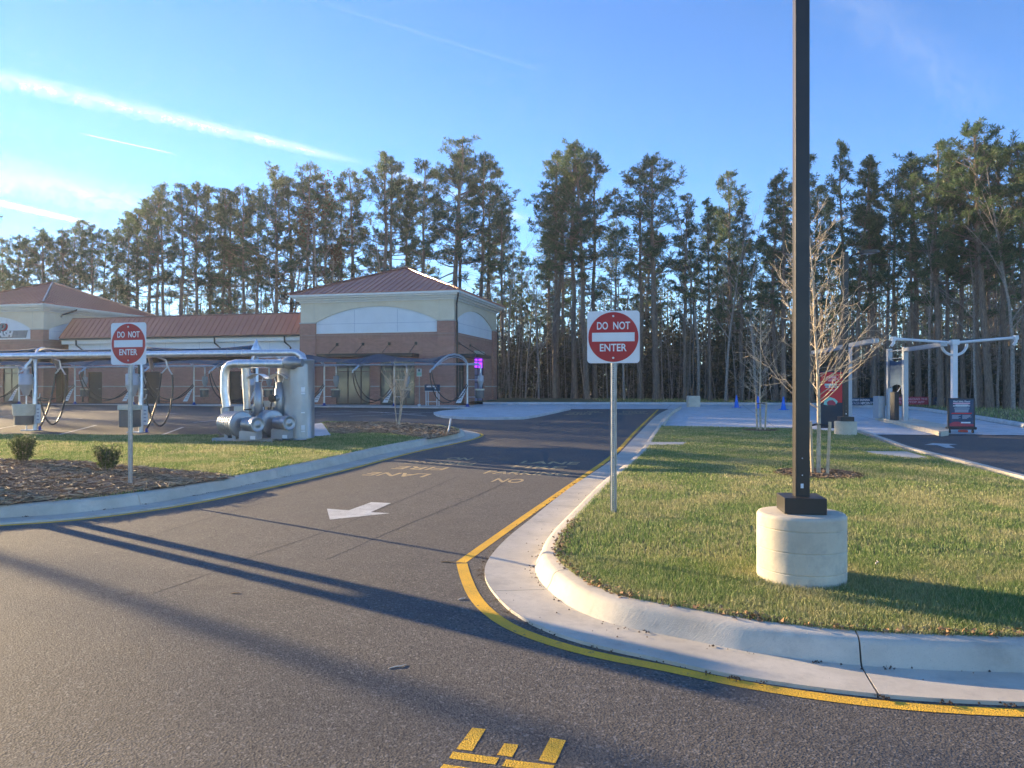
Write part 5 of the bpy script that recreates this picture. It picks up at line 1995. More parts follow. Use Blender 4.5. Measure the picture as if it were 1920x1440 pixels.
MB().box(-.30, .20, -.206, -.202, 1.12, 1.20).build('print', M['print_white'], bx_)
MB().box(-.22, .12, -.206, -.202, 1.22, 1.255).build('print', M['print_grey'], bx_)
MB().box(.22, .32, -.23, -.205, 1.0, 1.2).build('dispenser', M['white_metal'], bx_)

# ------------------------------------------------------------------ trees
class Wood:
    """collects tapered limbs as arrays"""
    def __init__(self):
        self.v, self.q, self.n = [], [], 0

    def limb(self, pts, radii, sides=5):
        pts = np.asarray(pts, dtype=np.float64)
        k = len(pts)
        t = np.gradient(pts, axis=0)
        t /= (np.linalg.norm(t, axis=1)[:, None] + 1e-9)
        ref = np.where(np.abs(t[:, 2:3]) < .9, np.array([[0, 0, 1.0]]), np.array([[1.0, 0, 0]]))
        ref[:] = ref[0]
        u = np.cross(t, ref)
        u /= (np.linalg.norm(u, axis=1)[:, None] + 1e-9)
        w = np.cross(t, u)
        a = np.arange(sides) * 2 * np.pi / sides
        ring = pts[:, None, :] + (u[:, None, :] * np.cos(a)[None, :, None] + w[:, None, :] * np.sin(a)[None, :, None]) * np.asarray(radii)[:, None, None]
        self.v.append(ring.reshape(-1, 3))
        i = np.arange(k - 1)[:, None] * sides
        j = np.arange(sides)[None, :]
        a0 = (i + j).ravel(); b0 = (i + (j + 1) % sides).ravel()
        self.q.append(np.stack([a0, b0, b0 + sides, a0 + sides], 1) + self.n)
        self.n += k * sides

    def mesh(self, name):
        return np_mesh(name, np.concatenate(self.v), np.concatenate(self.q), smooth=True)


def tufts_mesh(name, P, A, rng, per=9, length=(.20, .36), width=.05, spread=.9, shade=None):
    """needle tufts: thin triangles fanning out from points P around directions A"""
    n = len(P)
    P = np.repeat(P, per, 0)
    A = np.repeat(A, per, 0)
    d = A + rng.normal(0, spread, A.shape)
    d /= np.linalg.norm(d, axis=1)[:, None]
    L = rng.uniform(length[0], length[1], len(P))[:, None]
    s = np.cross(d, rng.normal(0, 1, d.shape))
    s /= np.linalg.norm(s, axis=1)[:, None]
    w = width * rng.uniform(.6, 1.4, (len(P), 1))
    v = np.stack([P - s * w * .35, P + d * L * .55 + s * w, P + d * L, P + d * L * .55 - s * w], 1)
    i = np.arange(len(P))[:, None] * 4
    t = np.concatenate([i + [0, 1, 2], i + [0, 2, 3]], 0)
    r = np.repeat(rng.random(n), per)
    r = np.clip(r * .7 + rng.random(len(P)) * .3, 0, 1)
    return np_mesh(name, v.reshape(-1, 3), t, np.repeat(r, 4))


def curve_pts(p, d, L, n, rng, wob=.12, lift=0.0):
    pts = [np.array(p)]
    d = np.array(d, dtype=float)
    for i in range(n):
        d = d + rng.normal(0, wob, 3) + np.array([0, 0, lift])
        d /= np.linalg.norm(d)
        pts.append(pts[-1] + d * L / n)
    return np.array(pts)


def pine(seed, H, base, spread, r0, dens=1.0, conical=False, dead=14):
    """returns (wood mesh, needle mesh) of a pine of height H with the crown starting at base*H"""
    rng = np.random.default_rng(seed)
    W = Wood()
    n = 12
    z = np.linspace(0, H, n + 1)
    bend = np.cumsum(rng.normal(0, .0045 * H, (n + 1, 2)), 0) * (z[:, None] / H) ** .7
    bend -= bend[0]
    trunk = np.concatenate([bend, z[:, None]], 1)
    rad = r0 * (1 - .86 * (z / H) ** 1.15) + .012
    rad[0] *= 1.25
    W.limb(trunk, rad, 8)
    tp = lambda h: np.array([np.interp(h, z, trunk[:, 0]), np.interp(h, z, trunk[:, 1]), h])
    TP, TA = [], []
    hs = []
    nl = int(46 * dens)
    for i in range(nl):
        f = (i + rng.random()) / nl
        hs.append(base + (1 - base) * f ** .85 * .985)
    for f in hs:
        h = f * H
        c = (f - base) / (1 - base)
        if conical:
            prof = (1 - c) ** .85 * .9 + .08
        else:
            prof = (math.sin(math.pi * min(1, (c * .74 + .26))) ** .9) * .98 + .10
        L = spread * prof * rng.uniform(.55, 1.25)
        az = rng.uniform(0, 2 * np.pi)
        el = (-.10 + .85 * c + rng.normal(0, .16)) if not conical else (.05 + .6 * c + rng.normal(0, .12))
        d = np.array([math.cos(az) * math.cos(el), math.sin(az) * math.cos(el), math.sin(el)])
        p0 = tp(h)
        pts = curve_pts(p0, d, L, 5, rng, .10, .05)
        rr = np.interp(h, z, rad) * .34 + .012
        W.limb(pts, np.linspace(rr, .010, 6), 4)
        nb = int(2 + L * 2.3)
        for k in range(nb):
            s = rng.uniform(.35, 1.0)
            q = np.array([np.interp(s * 5, np.arange(6), pts[:, a]) for a in range(3)])
            dd = d + rng.normal(0, .65, 3)
            dd[2] = dd[2] * .5 + .25
            dd /= np.linalg.norm(dd)
            l2 = rng.uniform(.25, .75) * (.5 + .35 * L)
            b = curve_pts(q, dd, l2, 3, rng, .18, .08)
            W.limb(b, [.014, .011, .008, .005], 3)
            m = int(rng.integers(3, 6))
            for s2 in rng.uniform(.35, 1.0, m):
                e = np.array([np.interp(s2 * 3, np.arange(4), b[:, a]) for a in range(3)])
                TP.append(e + rng.normal(0, .09, 3))
                TA.append(dd * .55 + np.array([0, 0, .55]))
        TP.append(pts[-1]); TA.append(d * .6 + np.array([0, 0, .5]))
    for k in range(5):
        TP.append(tp(H) + rng.normal(0, .12, 3)); TA.append(np.array([0, 0, 1.0]))
    # dead snags below the crown
    for k in range(dead):
        h = rng.uniform(.16, base + .05) * H
        az = rng.uniform(0, 2 * np.pi)
        d = np.array([math.cos(az), math.sin(az), rng.uniform(-.25, .35)])
        pts = curve_pts(tp(h), d, rng.uniform(.5, 2.6), 4, rng, .16, -.01)
        W.limb(pts, [.028, .022, .016, .010, .005], 3)
        for j in range(2):
            q = pts[rng.integers(1, 4)]
            W.limb(curve_pts(q, d + rng.normal(0, .6, 3), rng.uniform(.2, .7), 3, rng, .2), [.012, .009, .006, .003], 3)
    return W.mesh('trunk'), tufts_mesh('crown', np.array(TP), np.array(TA), rng, 8, (.20, .42), .025)


def bare(seed, H, r0, spread=.35, levels=3, first=.35, nb=(9, 5, 4), up=.75, sides=(7, 4, 3, 3)):
    """leafless tree: trunk and two or three orders of branches; returns wood mesh, tip points"""
    rng = np.random.default_rng(seed)
    W = Wood()
    tips = []

    def grow(p, d, L, r, lev):
        n = 7 if lev == 0 else 4
        pts = curve_pts(p, d, L, n, rng, .05 if lev == 0 else .13, .02 if lev == 0 else .05)
        rr = np.linspace(r, r * (.22 if lev == 0 else .30), n + 1)
        W.limb(pts, rr, sides[lev])
        if lev >= levels:
            tips.append(pts[-1])
            return
        k = nb[lev]
        for i in range(k):
            s = first + (1 - first) * (i + rng.random()) / k if lev == 0 else rng.uniform(.25, .98)
            q = np.array([np.interp(s * n, np.arange(n + 1), pts[:, a]) for a in range(3)])
            az = rng.uniform(0, 2 * np.pi)
            t = pts[min(n, int(s * n) + 1)] - pts[max(0, int(s * n) - 1)]
            t /= np.linalg.norm(t)
            side = np.array([math.cos(az), math.sin(az), 0])
            dd = t * up + side * (1 - up) * 2.0
            dd /= np.linalg.norm(dd)
            grow(q, dd, L * spread * rng.uniform(.6, 1.2) * (1.25 - .6 * s if lev == 0 else 1.4), np.interp(s * n, np.arange(n + 1), rr) * .55, lev + 1)

    grow(np.zeros(3), np.array([0, 0, 1.0]), H, r0, 0)
    return W.mesh('trunk'), np.array(tips)


rngt = np.random.default_rng(77)


def add_tree(name, label, cat, loc, rz, s, wood, crown, mw, mc, group, sz=None):
    t = thing(name, label, cat, loc, rz, group)
    t.scale = (s, s, sz or s)
    t.rotation_euler = (rngt.normal(0, .016), rngt.normal(0, .016), rz)
    link('trunk', wood, None, t)
    if crown is not None: link('crown', crown, None, t)
    return t


HREF = 20.0
PINES = []
for k, (base, sp, r0, de, con, dead) in enumerate(((.46, 2.5, .21, 1.0, False, 40), (.52, 2.2, .19, .95, False, 46), (.42, 2.7, .23, 1.05, False, 36), (.54, 2.0, .17, .85, False, 46),
                                                   (.42, 2.1, .17, 1.25, True, 30), (.36, 2.4, .18, 1.45, True, 26), (.50, 3.0, .24, 1.1, False, 36))):
    w_, c_ = pine(100 + k, HREF, base, sp, r0, de, con, dead)
    w_.materials.append(M['pine_bark']); c_.materials.append(M['pine_needles'])
    PINES.append((w_, c_))
BARES = []
for k in range(4):
    w_, tips = bare(300 + k, 15.0, .13, .30, 3, .30, (12, 5, 4), .72)
    w_.materials.append(M['grey_bark'])
    BARES.append(w_)
rngt = np.random.default_rng(77)

# trunks along the edge of the woods: photo column, row of the tree top, distance, kind
EDGE = [(-70, 470, 96, 0), (30, 442, 91, 2), (72, 440, 89, 6), (112, 430, 88, 0), (132, 424, 91, 1), (170, 424, 88, 2), (275, 372, 82, 0), (430, 356, 79, 2), (545, 330, 76, 0), (612, 338, 75, 1), (8, 446, 94, 1), (55, 448, 92, 3), (88, 432, 93, 2), (152, 412, 90, 0), (186, 428, 93, 3), (214, 424, 90, 1), (236, 396, 86, 3), (258, 392, 84, 2), (292, 350, 80, 1), (312, 346, 82, 3), (338, 342, 79, 0), (368, 340, 78, 1),
        (388, 350, 80, 3), (412, 352, 78, 3), (455, 346, 77, 1), (482, 352, 78, 3), (520, 314, 75, 2), (570, 306, 74, 1), (588, 330, 76, 3), (640, 342, 75, 3), (668, 320, 74, 1), (706, 280, 72, 0), (730, 292, 72, 3), (762, 330, 74, 1),
        (792, 300, 70, 3), (846, 264, 68, 2), (868, 280, 69, 3), (902, 285, 68, 1), (914, 300, 69, 3), (940, 382, 66, 3), (1040, 284, 60, 1), (1046, 300, 61, 3), (1078, 276, 59, 0), (1100, 270, 58, 2), (1116, 290, 59, 3), (1200, 308, 57, 1), (1231, 298, 56, 6),
        (1284, 366, 55, 4), (1331, 374, 54, 4), (1392, 382, 53, 5), (1456, 330, 51, 5), (1470, 326, 50, 2), (1522, 282, 49, 4), (1572, 264, 47, 5), (1603, 300, 46, 4), (1640, 292, 46, 5), (1668, 330, 45, 1), (1700, 300, 44, 3), (1722, 284, 44, 2),
        (1764, 262, 42, 0), (1778, 280, 42, 4), (1808, 304, 42, 5), (1838, 268, 41, 1), (1856, 236, 40, 6), (1888, 262, 40, 2), (1917, 270, 39, 3), (1950, 262, 38, 1), (1990, 270, 38, 0)]
SEG = [(-999, 250, 'behind the left tower roof'), (250, 560, 'behind the long low roof'), (560, 970, 'behind the near tower'), (970, 1260, 'behind the right road sign'),
       (1260, 1500, 'just left of the lamp pole'), (1500, 1680, 'behind the red menu board'), (1680, 2200, 'behind the white gantry')]
ORD = ['first', 'second', 'third', 'fourth', 'fifth', 'sixth', 'seventh', 'eighth', 'ninth', 'tenth', 'eleventh', 'twelfth', 'thirteenth', 'fourteenth', 'fifteenth', 'sixteenth', 'seventeenth', 'eighteenth']
cnt = {}
LOOK = {0: 'tall pine with a broad crown', 1: 'tall pine with a bare trunk', 2: 'tall pine with a wide full crown', 3: 'slim tall pine', 4: 'narrow pointed pine', 5: 'dense pointed pine', 6: 'big spreading pine'}
for (px_, top, Y, kd) in sorted(EDGE):
    X = (px_ - 960) / F * Y
    zb_ = g(Y) - .05
    H = zat(top, Y) - zb_
    w_, c_ = PINES[kd]
    s = H / (HREF + .3)
    seg = [q for q in SEG if q[0] <= px_ < q[1]][0]
    k = cnt.get(seg[0], 0); cnt[seg[0]] = k + 1
    hs_ = min(1.35, max(.95, 1.10 + rngt.normal(0, .08)))
    t = add_tree('pine_tree', f'{LOOK[kd]}, {ORD[k]} from left {seg[2]}', 'tree', (X, Y, zb_), rngt.uniform(0, 6.28), s * hs_, w_, c_, None, None, 'pines along the edge of the woods', s)

# pines standing deeper in the woods, and those left of the picture that stripe the ground with shade
for k in range(46):
    px_ = rngt.uniform(960, 2050) if k < 28 else rngt.uniform(-60, 960)
    Ye = np.interp(px_, [-60, 250, 560, 960, 1300, 1600, 1900], [96, 86, 75, 66, 55, 47, 40])
    Y = Ye + rngt.uniform(6, 34)
    X = (px_ - 960) / F * Y
    H = (rngt.uniform(13.5, 18.5) if px_ > 960 else rngt.uniform(14, 19)) * (.9 if px_ > 1500 else 1)
    w_, c_ = PINES[int(rngt.integers(0, 5))]
    add_tree('pine_tree', 'pine standing deep in the woods behind the edge row', 'tree', (X, Y, g(Y) - .05), rngt.uniform(0, 6.28), H / HREF, w_, c_, None, None, 'pines deep in the woods')
SIDE = [(-78, 74.6, 22, 3), (-86, 78.2, 20, 3), (-32.4, 26.9, 14, 3)]
for k, s_ in enumerate(np.linspace(-11.5, 3.5, 11)):
    q = (k % 3) * 3.0
    SIDE.append((-66 + s_ * .571 - q * .82 + (1.0 if k % 2 else -1.0), 85 + s_ * .821 + q * .57, 23.5 + (k * 7 % 4) * .7, (2, 6, 0, 5)[k % 4]))
for k, (X, Y, H, kd) in enumerate(SIDE):
    w_, c_ = PINES[kd]
    add_tree('pine_tree', 'pine outside the left edge of the picture that throws the long shadows', 'tree', (X, Y, g(Y) - .05), rngt.uniform(0, 6.28), H / HREF, w_, c_, None, None, 'pines left of the picture')

# leafless hardwoods among the pines
BL = [(440, 92), (600, 74), (618, 72), (655, 76), (470, 80), (505, 78), (545, 76), (330, 84), (355, 80), (735, 72), (955, 64), (985, 60), (1010, 58), (1150, 57), (1170, 56), (1310, 54), (1360, 52), (1420, 50), (1660, 46), (1745, 43), (1830, 40), (1870, 40), (1900, 38)]
for k, (px_, Y) in enumerate(BL):
    X = (px_ - 960) / F * Y
    s = rngt.uniform(.8, 1.25) if px_ < 960 else rngt.uniform(.55, .9)
    seg = [q for q in SEG if q[0] <= px_ < q[1]][0]
    kk = cnt.get(('b', seg[0]), 0); cnt[('b', seg[0])] = kk + 1
    add_tree('bare_tree', f'leafless grey hardwood, {ORD[kk]} from left {seg[2]}', 'tree', (X, Y, g(Y) - .05), rngt.uniform(0, 6.28), s, BARES[k % 4], None, None, None, 'leafless trees at the edge of the woods')
# russet leaves still hanging on two of them
w_, tips = bare(340, 15.5, .13, .30, 3, .40, (12, 5, 4), .72)
w_.materials.append(M['grey_bark'])
rr_ = np.random.default_rng(5)
idx = rr_.integers(0, len(tips), 500)
cm = tufts_mesh('crown', tips[idx] + rr_.normal(0, .25, (500, 3)), np.tile(np.array([[0, 0, -.2]]), (500, 1)), rr_, 5, (.10, .2), .06, 1.2)
cm.materials.append(M['russet_leaves'])
for px_, Y, s, lab in ((608, 73, 1.12, 'hardwood with rust brown leaves behind the left end of the near tower roof'), (540, 76, 1.0, 'hardwood with rust brown leaves behind the right end of the long low roof')):
    X = (px_ - 960) / F * Y
    add_tree('russet_tree', lab, 'tree', (X, Y, g(Y) - .05), rngt.uniform(0, 6), s, w_, cm, None, None, None)

# ---------------- undergrowth: thin stems and evergreen brush that read as one mass
def thicket():
    rng = np.random.default_rng(9)
    W = Wood()
    P, A = [], []
    for k in range(1500):
        px_ = rng.uniform(-80, 2080)
        Ye = np.interp(px_, [-80, 250, 560, 960, 1300, 1600, 1900, 2080], [96, 86, 75, 60, 54, 47, 40, 37])
        Y = Ye + rng.uniform(0.5, 26) * (1 if rng.random() < .75 else .3)
        X = (px_ - 960) / F * Y
        z0 = SLOPE * min(Y, 62) + OFF - .1
        h = rng.uniform(2.5, 9.0) * (1.0 if px_ > 940 else .8)
        d = np.array([rng.normal(0, .06), rng.normal(0, .06), 1.0])
        pts = curve_pts((X, Y, z0), d, h, 4, rng, .04)
        r = rng.uniform(.015, .05)
        W.limb(pts, np.linspace(r, r * .3, 5), 4)
        for j in range(4):
            q = pts[rng.integers(1, 5)]
            dd = np.array([rng.normal(0, 1), rng.normal(0, 1), rng.uniform(.2, 1.2)])
            W.limb(curve_pts(q, dd / np.linalg.norm(dd), rng.uniform(.5, 1.8), 3, rng, .2), [.014, .011, .008, .004], 3)
    for k in range(620):
        u = rng.random()
        px_ = rng.uniform(940, 1500) if u < .50 else (rng.uniform(1500, 2080) if u < .72 else rng.uniform(-80, 960))
        Ye = np.interp(px_, [-80, 250, 560, 960, 1300, 1600, 1900, 2080], [97, 87, 76, 62, 55, 48, 41, 38])
        Y = Ye + rng.uniform(0.8, 20)
        X = (px_ - 960) / F * Y
        z0 = SLOPE * min(Y, 62) + OFF
        if px_ < 940: hmax = 6.5
        elif px_ < 1500: hmax = 6.8 * rng.uniform(.5, 1.1)
        else: hmax = 4.0 * rng.uniform(.4, 1.2)
        m = int(rng.integers(50, 95))
        cz = rng.uniform(.5, hmax - .8)
        c = np.array([X, Y, z0 + cz])
        q = c + rng.normal(0, 1, (m, 3)) * np.array([.75, .75, .7])
        q[:, 2] = np.maximum(q[:, 2], z0 + .1)
        P.append(q); A.append(np.tile(np.array([[0, 0, .4]]), (m, 1)))
    me = W.mesh('brush_stems')
    o = link('brush_stems', me, M['grey_bark'])
    tag(o, 'tangle of thin leafless stems on the floor of the woods', 'undergrowth', kind='stuff')
    me = tufts_mesh('brush_leaves', np.concatenate(P), np.concatenate(A), rng, 4, (.16, .34), .075, 1.0)
    o = link('brush_leaves', me, M['understory_leaves'])
    tag(o, 'dark evergreen brush filling the lower woods', 'undergrowth', kind='stuff')


thicket()

# far wall of the woods: slender trunks beyond the ones one can tell apart
def far_wood():
    rng = np.random.default_rng(21)
    W = Wood()
    P, A = [], []
    for k in range(900):
        px_ = rng.uniform(-120, 2120)
        Ye = np.interp(px_, [-80, 250, 560, 960, 1300, 1600, 1900, 2080], [100, 92, 84, 76, 70, 62, 56, 54])
        Y = Ye + rng.uniform(4, 45)
        X = (px_ - 960) / F * Y
        z0 = SLOPE * 62 + OFF - .1
        h = rng.uniform(8, 15)
        pts = curve_pts((X, Y, z0), (rng.normal(0, .02), rng.normal(0, .02), 1), h, 3, rng, .02)
        r = rng.uniform(.05, .14)
        W.limb(pts, np.linspace(r, r * .35, 4), 5)
        if rng.random() < (.7 if px_ > 960 else .35):
            m = 26
            f = rng.uniform(.35, 1.0, m)
            q = np.stack([np.interp(f * 3, np.arange(4), pts[:, a]) for a in range(3)], 1) + rng.normal(0, .9, (m, 3)) * np.array([1, 1, .5])
            P.append(q); A.append(np.tile(np.array([[0, 0, .4]]), (m, 1)))
    tag(link('far_trunks', W.mesh('far_trunks'), M['pine_bark']), 'mass of distant slender trunks deep in the woods', 'woods', kind='stuff')
    tag(link('far_needles', tufts_mesh('far_needles', np.concatenate(P), np.concatenate(A), rng, 5, (.25, .5), .10, 1.0), M['pine_needles']), 'mass of distant needles deep in the woods', 'woods', kind='stuff')


far_wood()

# ---------------- staked young trees, crape myrtle, clipped shrubs
def young_tree(label, loc, H, r, seed, dens, spread, mats):
    t = thing('staked_tree', label, 'tree', (loc[0], loc[1], zb(loc[1])), 0, 'young staked trees in the lawn')
    rng = np.random.default_rng(seed)
    W, B = Wood(), Wood()
    trunk = curve_pts((0, 0, 0), (0, 0, 1), H, 12, rng, .018)
    W.limb(trunk, np.linspace(r, r * .12, 13), 8)
    for i in range(dens):
        f = .24 + .72 * (i + rng.random()) / dens
        q = np.array([np.interp(f * 12, np.arange(13), trunk[:, a]) for a in range(3)])
        az = rng.uniform(0, 2 * np.pi)
        L = spread * (1.15 - .85 * f) * rng.uniform(.6, 1.25)
        d = np.array([math.cos(az), math.sin(az), rng.uniform(.30, .75)])
        pts = curve_pts(q, d / np.linalg.norm(d), L, 6, rng, .10, .11)
        rr = r * (.34 - .22 * f)
        B.limb(pts, np.linspace(rr * .8, .0028, 7), 5)
        for j in range(int(rng.integers(3, 7))):
            s = rng.uniform(.15, .95)
            q2 = np.array([np.interp(s * 6, np.arange(7), pts[:, a]) for a in range(3)])
            d2 = d / np.linalg.norm(d) + rng.normal(0, .55, 3) + np.array([0, 0, .3])
            L2 = L * rng.uniform(.18, .5)
            p2 = curve_pts(q2, d2 / np.linalg.norm(d2), L2, 4, rng, .13, .08)
            B.limb(p2, np.linspace(.0056, .0021, 5), 4)
            for j2 in range(int(rng.integers(1, 3))):
                d3 = d2 / np.linalg.norm(d2) + rng.normal(0, .6, 3)
                p3 = curve_pts(p2[rng.integers(1, 5)], d3 / np.linalg.norm(d3), L2 * .5, 3, rng, .15, .05)
                B.limb(p3, [.0038, .003, .0023, .0016], 3)
    link('trunk', W.mesh('trunk'), M['young_bark'], t)
    link('branches', B.mesh('branches'), M['twig_bark'], t)
    for sx, sy in ((-.12, .04), (.15, -.08)):
        o = MB().tube([(sx * .7, sy, -.05), (sx, sy, .86)], .027, 8).build('stake', M['stake_wood'], t)
    MB().tube([(-.11, .04, .80), (0, .035, .83), (.14, -.08, .80)], .008, 5).tube([(-.11, .03, .79), (0, -.035, .82), (.14, -.09, .79)], .008, 5).build('tie_wire', M['black_rubber'], t)
    return t


young_tree('leafless staked young tree with sunlit branches beside the black lamp pole', T1, 4.25, .038, 51, 64, 1.35, None)
young_tree('smaller leafless staked tree at the far edge of the lawn, left of the lamp pole', T2, 3.5, .034, 52, 46, 1.15, None)

x, y = at(746, 799, .16)
t = thing('crape_myrtle', 'bare multi stemmed crape myrtle in the mulch of the island nose', 'tree', (x, y, zb(y) + .01))
rng = np.random.default_rng(60)
for k in range(6):
    W = Wood()
    a = rng.uniform(0, 6.28)
    p = curve_pts((math.cos(a) * .08, math.sin(a) * .08, 0), (math.cos(a) * .22, math.sin(a) * .22, 1), 1.35, 5, rng, .06)
    W.limb(p, np.linspace(.022, .012, 6), 6)
    for j in range(6):
        d = np.array([math.cos(a) * .3, math.sin(a) * .3, 1.0]) + rng.normal(0, .4, 3)
        q = curve_pts(p[rng.integers(3, 6)], d / np.linalg.norm(d), rng.uniform(.5, 1.0), 4, rng, .1)
        W.limb(q, np.linspace(.009, .003, 5), 4)
        for j2 in range(2):
            d2 = d + rng.normal(0, .4, 3)
            W.limb(curve_pts(q[rng.integers(1, 5)], d2 / np.linalg.norm(d2), .35, 3, rng, .1), [.005, .004, .003, .002], 3)
    link('stem', W.mesh('stem'), M['twig_bark'], t)


def shrub(label, px_, py_, r, h, seed):
    x, y = at(px_, py_, .16)
    t = thing('clipped_shrub', label, 'shrub', (x, y, zb(y) + .01), 0, 'clipped shrubs in the pine straw bed')
    rng = np.random.default_rng(seed)
    W = Wood()
    P, A = [], []
    for k in range(46):
        a = rng.uniform(0, 6.28)
        tl = rng.uniform(0, .42)
        d = np.array([math.cos(a) * tl, math.sin(a) * tl, 1.0])
        L = h * rng.uniform(.75, 1.03) / d[2] * (1 - .12 * tl)
        p = curve_pts((math.cos(a) * .04, math.sin(a) * .04, 0), d / np.linalg.norm(d), L, 5, rng, .09)
        sc_ = r / max(.01, np.abs(p[:, :2]).max()) if np.abs(p[:, :2]).max() > r else 1
        p[:, :2] *= sc_
        W.limb(p, np.linspace(.007, .002, 6), 4)
        for s in rng.uniform(.32, 1.0, 22):
            q = np.array([np.interp(s * 5, np.arange(6), p[:, a_]) for a_ in range(3)])
            q += rng.normal(0, .028, 3)
            P.append(q); A.append(d / np.linalg.norm(d) * .5 + rng.normal(0, .5, 3))
    link('stems', W.mesh('stems'), M['grey_bark'], t)
    link('foliage', tufts_mesh('foliage', np.array(P), np.array(A), rng, 4, (.024, .046), .010, .8), M['shrub_leaves'], t)


shrub('clipped green shrub at the far left of the pine straw bed', 43, 873, .21, .56, 71)
shrub('clipped green shrub just left of the left DO NOT ENTER sign post', 199, 888, .20, .50, 72)

# two-post shadow caster added just outside the left edge; its long shadow crosses the lane
t = thing('shadow_board', 'small unseen board on two square posts, added to cast the wide shadow band', 'board', (-8.2, 11.05, zb(11.05)), math.atan2(SUN_H.y, SUN_H.x) + R(90))
for sx in (-.145, .145):
    MB().box(sx - .085, sx + .085, -.06, .06, -.1, 1.39).build('post', M['stake_wood'], t)
MB().box(-.24, .24, -.04, .04, 1.392, 1.96).build('panel', M['stake_wood'], t)

# ------------------------------------------------------------------ thin scattering volume added to imitate lens glare
def veil():
    o = MB().box(-175, 175, -64, 195, -2.2, 27.0).build('veil', None)
    m = bpy.data.materials.new('veil')
    m.use_nodes = True
    N, L = m.node_tree.nodes, m.node_tree.links
    N.clear()
    out = N.new('ShaderNodeOutputMaterial')
    pv = N.new('ShaderNodeVolumePrincipled')
    pv.inputs['Color'].default_value = (.92, .93, .95, 1)
    pv.inputs['Density'].default_value = 0.0007
    pv.inputs['Anisotropy'].default_value = 0.4
    L.new(pv.outputs[0], out.inputs['Volume'])
    o.data.materials.append(m)
    tag(o, 'thin bright haze added to imitate lens glare', 'veil', kind='stuff')


veil()


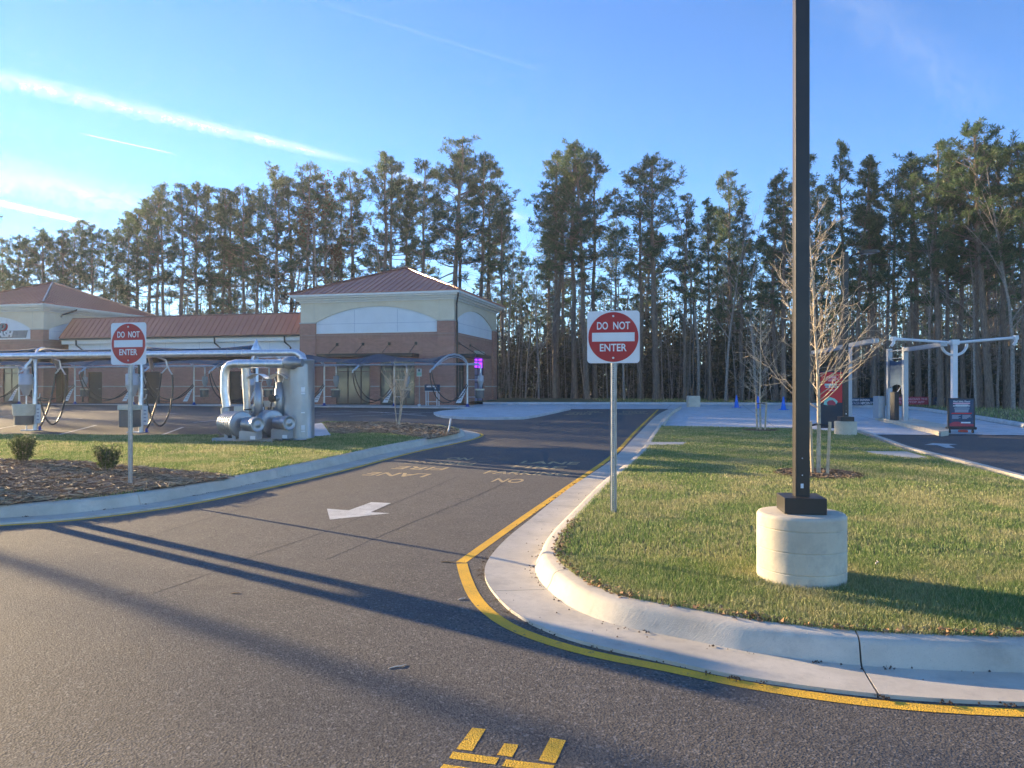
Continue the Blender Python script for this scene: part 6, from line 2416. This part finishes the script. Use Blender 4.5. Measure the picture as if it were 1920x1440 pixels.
# ------------------------------------------------------------------ vapour trails and cirrus, eight kilometres up
def sky_streaks():
    def pt(px, py, alt=8000.0):
        d = Vector(((px - 960) / F, 1.0, (HORIZON - py) / F))
        return Vector((0, 0, EYE)) + d * (alt / d.z)

    def ice(name, dens, rag, su, sv):
        m = bpy.data.materials.new(name)
        m.use_nodes = True
        N, L = m.node_tree.nodes, m.node_tree.links
        N.clear()
        out = N.new('ShaderNodeOutputMaterial')
        uv = N.new('ShaderNodeUVMap')
        sp = N.new('ShaderNodeSeparateXYZ')
        L.new(uv.outputs[0], sp.inputs[0])

        def mt(op, a, b=None, clamp=False):
            n = N.new('ShaderNodeMath'); n.operation = op; n.use_clamp = clamp
            for i, v in enumerate((a, b)):
                if v is None: continue
                if isinstance(v, (int, float)): n.inputs[i].default_value = v
                else: L.new(v, n.inputs[i])
            return n.outputs[0]

        def noise(su_, sv_, det, ro):
            mp = N.new('ShaderNodeMapping')
            mp.inputs['Scale'].default_value = (su_, sv_, 1)
            mp.inputs['Rotation'].default_value = (0, 0, .25)
            L.new(uv.outputs[0], mp.inputs['Vector'])
            n = N.new('ShaderNodeTexNoise')
            n.inputs['Scale'].default_value = 1.0
            n.inputs['Detail'].default_value = det
            n.inputs['Roughness'].default_value = ro
            L.new(mp.outputs[0], n.inputs['Vector'])
            return n.outputs['Fac']
        n1 = noise(su, sv, 7, .68)
        n2 = noise(su * .22, sv * .5, 4, .6)
        v = mt('ADD', mt('SUBTRACT', mt('MULTIPLY', sp.outputs[1], 2.0), 1.0), mt('MULTIPLY', mt('SUBTRACT', n1, .5), 1.3 * rag))
        prof = mt('SUBTRACT', 1.0, mt('ABSOLUTE', v), True)
        prof = mt('POWER', prof, 1.25)
        body = N.new('ShaderNodeMapRange')
        body.inputs['From Min'].default_value = .34
        body.inputs['From Max'].default_value = .70
        L.new(mt('ADD', mt('MULTIPLY', n1, .55), mt('MULTIPLY', n2, .45)), body.inputs['Value'])
        tex = mt('ADD', mt('MULTIPLY', body.outputs[0], rag), 1.0 - rag)
        e0 = mt('MULTIPLY', sp.outputs[0], 9.0, True)
        e1 = mt('MULTIPLY', mt('SUBTRACT', 1.0, sp.outputs[0]), 5.0, True)
        alpha = mt('MULTIPLY', mt('MULTIPLY', mt('MULTIPLY', prof, tex), mt('MULTIPLY', e0, e1)), dens, True)
        df = N.new('ShaderNodeBsdfDiffuse'); df.inputs[0].default_value = (.74, .84, .96, 1)
        tl = N.new('ShaderNodeBsdfTranslucent'); tl.inputs[0].default_value = (.74, .84, .96, 1)
        mx = N.new('ShaderNodeMixShader'); mx.inputs[0].default_value = .5
        L.new(df.outputs[0], mx.inputs[1]); L.new(tl.outputs[0], mx.inputs[2])
        tp = N.new('ShaderNodeBsdfTransparent')
        m2 = N.new('ShaderNodeMixShader')
        L.new(alpha, m2.inputs[0]); L.new(tp.outputs[0], m2.inputs[1]); L.new(mx.outputs[0], m2.inputs[2])
        L.new(m2.outputs[0], out.inputs['Surface'])
        return m

    rows = [('vapour_trail', 'broad frayed vapour trail slanting across the upper left sky', 'vapour trail', (-120, 118), (690, 308), .0150, .0060, .55, .9, 60, 3.2),
            ('vapour_trail', 'faint thin vapour trail at the top of the sky, left of the lamp pole', 'vapour trail', (540, -14), (1040, 140), .0016, .0028, .06, .4, 30, 1.5),
            ('vapour_trail', 'short bright vapour trail low at the left picture edge', 'vapour trail', (-160, 344), (190, 424), .0062, .0034, 1.0, .3, 20, 1.5),
            ('vapour_trail', 'short hairline vapour trail under the broad one', 'vapour trail', (150, 250), (330, 289), .0015, .0013, .45, .3, 14, 1.0),
            ('vapour_trail', 'frayed scrap of vapour trail above the near tower pines', 'vapour trail', (690, 308), (1010, 420), .0070, .0080, .40, .9, 20, 2.0),
            ('cirrus_cloud', 'wispy white cirrus over the left tower', 'cloud', (-140, 312), (330, 384), .0330, .0200, .45, .95, 9, 3.2),
            ('cirrus_cloud', 'very faint wispy cirrus at the upper right corner', 'cloud', (1520, -60), (1880, 210), .0440, .0300, .11, .95, 9, 4.0)]
    for nm, lab, cat, a, b, w0, w1, dens, rag, su, sv in rows:
        A, B = pt(*a), pt(*b)
        n = 24
        me = bpy.data.meshes.new(nm)
        v, f, uvs = [], [], []
        T = (B - A).normalized()
        for i in range(n + 1):
            t = i / n
            P = A.lerp(B, t)
            side = T.cross(P.normalized()).normalized()
            w = (w0 + (w1 - w0) * t) * P.length
            v += [P - side * w, P + side * w]
        for i in range(n):
            f.append((2 * i, 2 * i + 1, 2 * i + 3, 2 * i + 2))
        me.from_pydata(v, [], f)
        ul = me.uv_layers.new(name='UVMap')
        for p_ in me.polygons:
            for li in p_.loop_indices:
                vi = me.loops[li].vertex_index
                ul.data[li].uv = ((vi // 2) / n, vi % 2)
        me.update()
        o = link(nm, me, ice(nm, dens, rag, su, sv))
        tag(o, lab, cat)


sky_streaks()
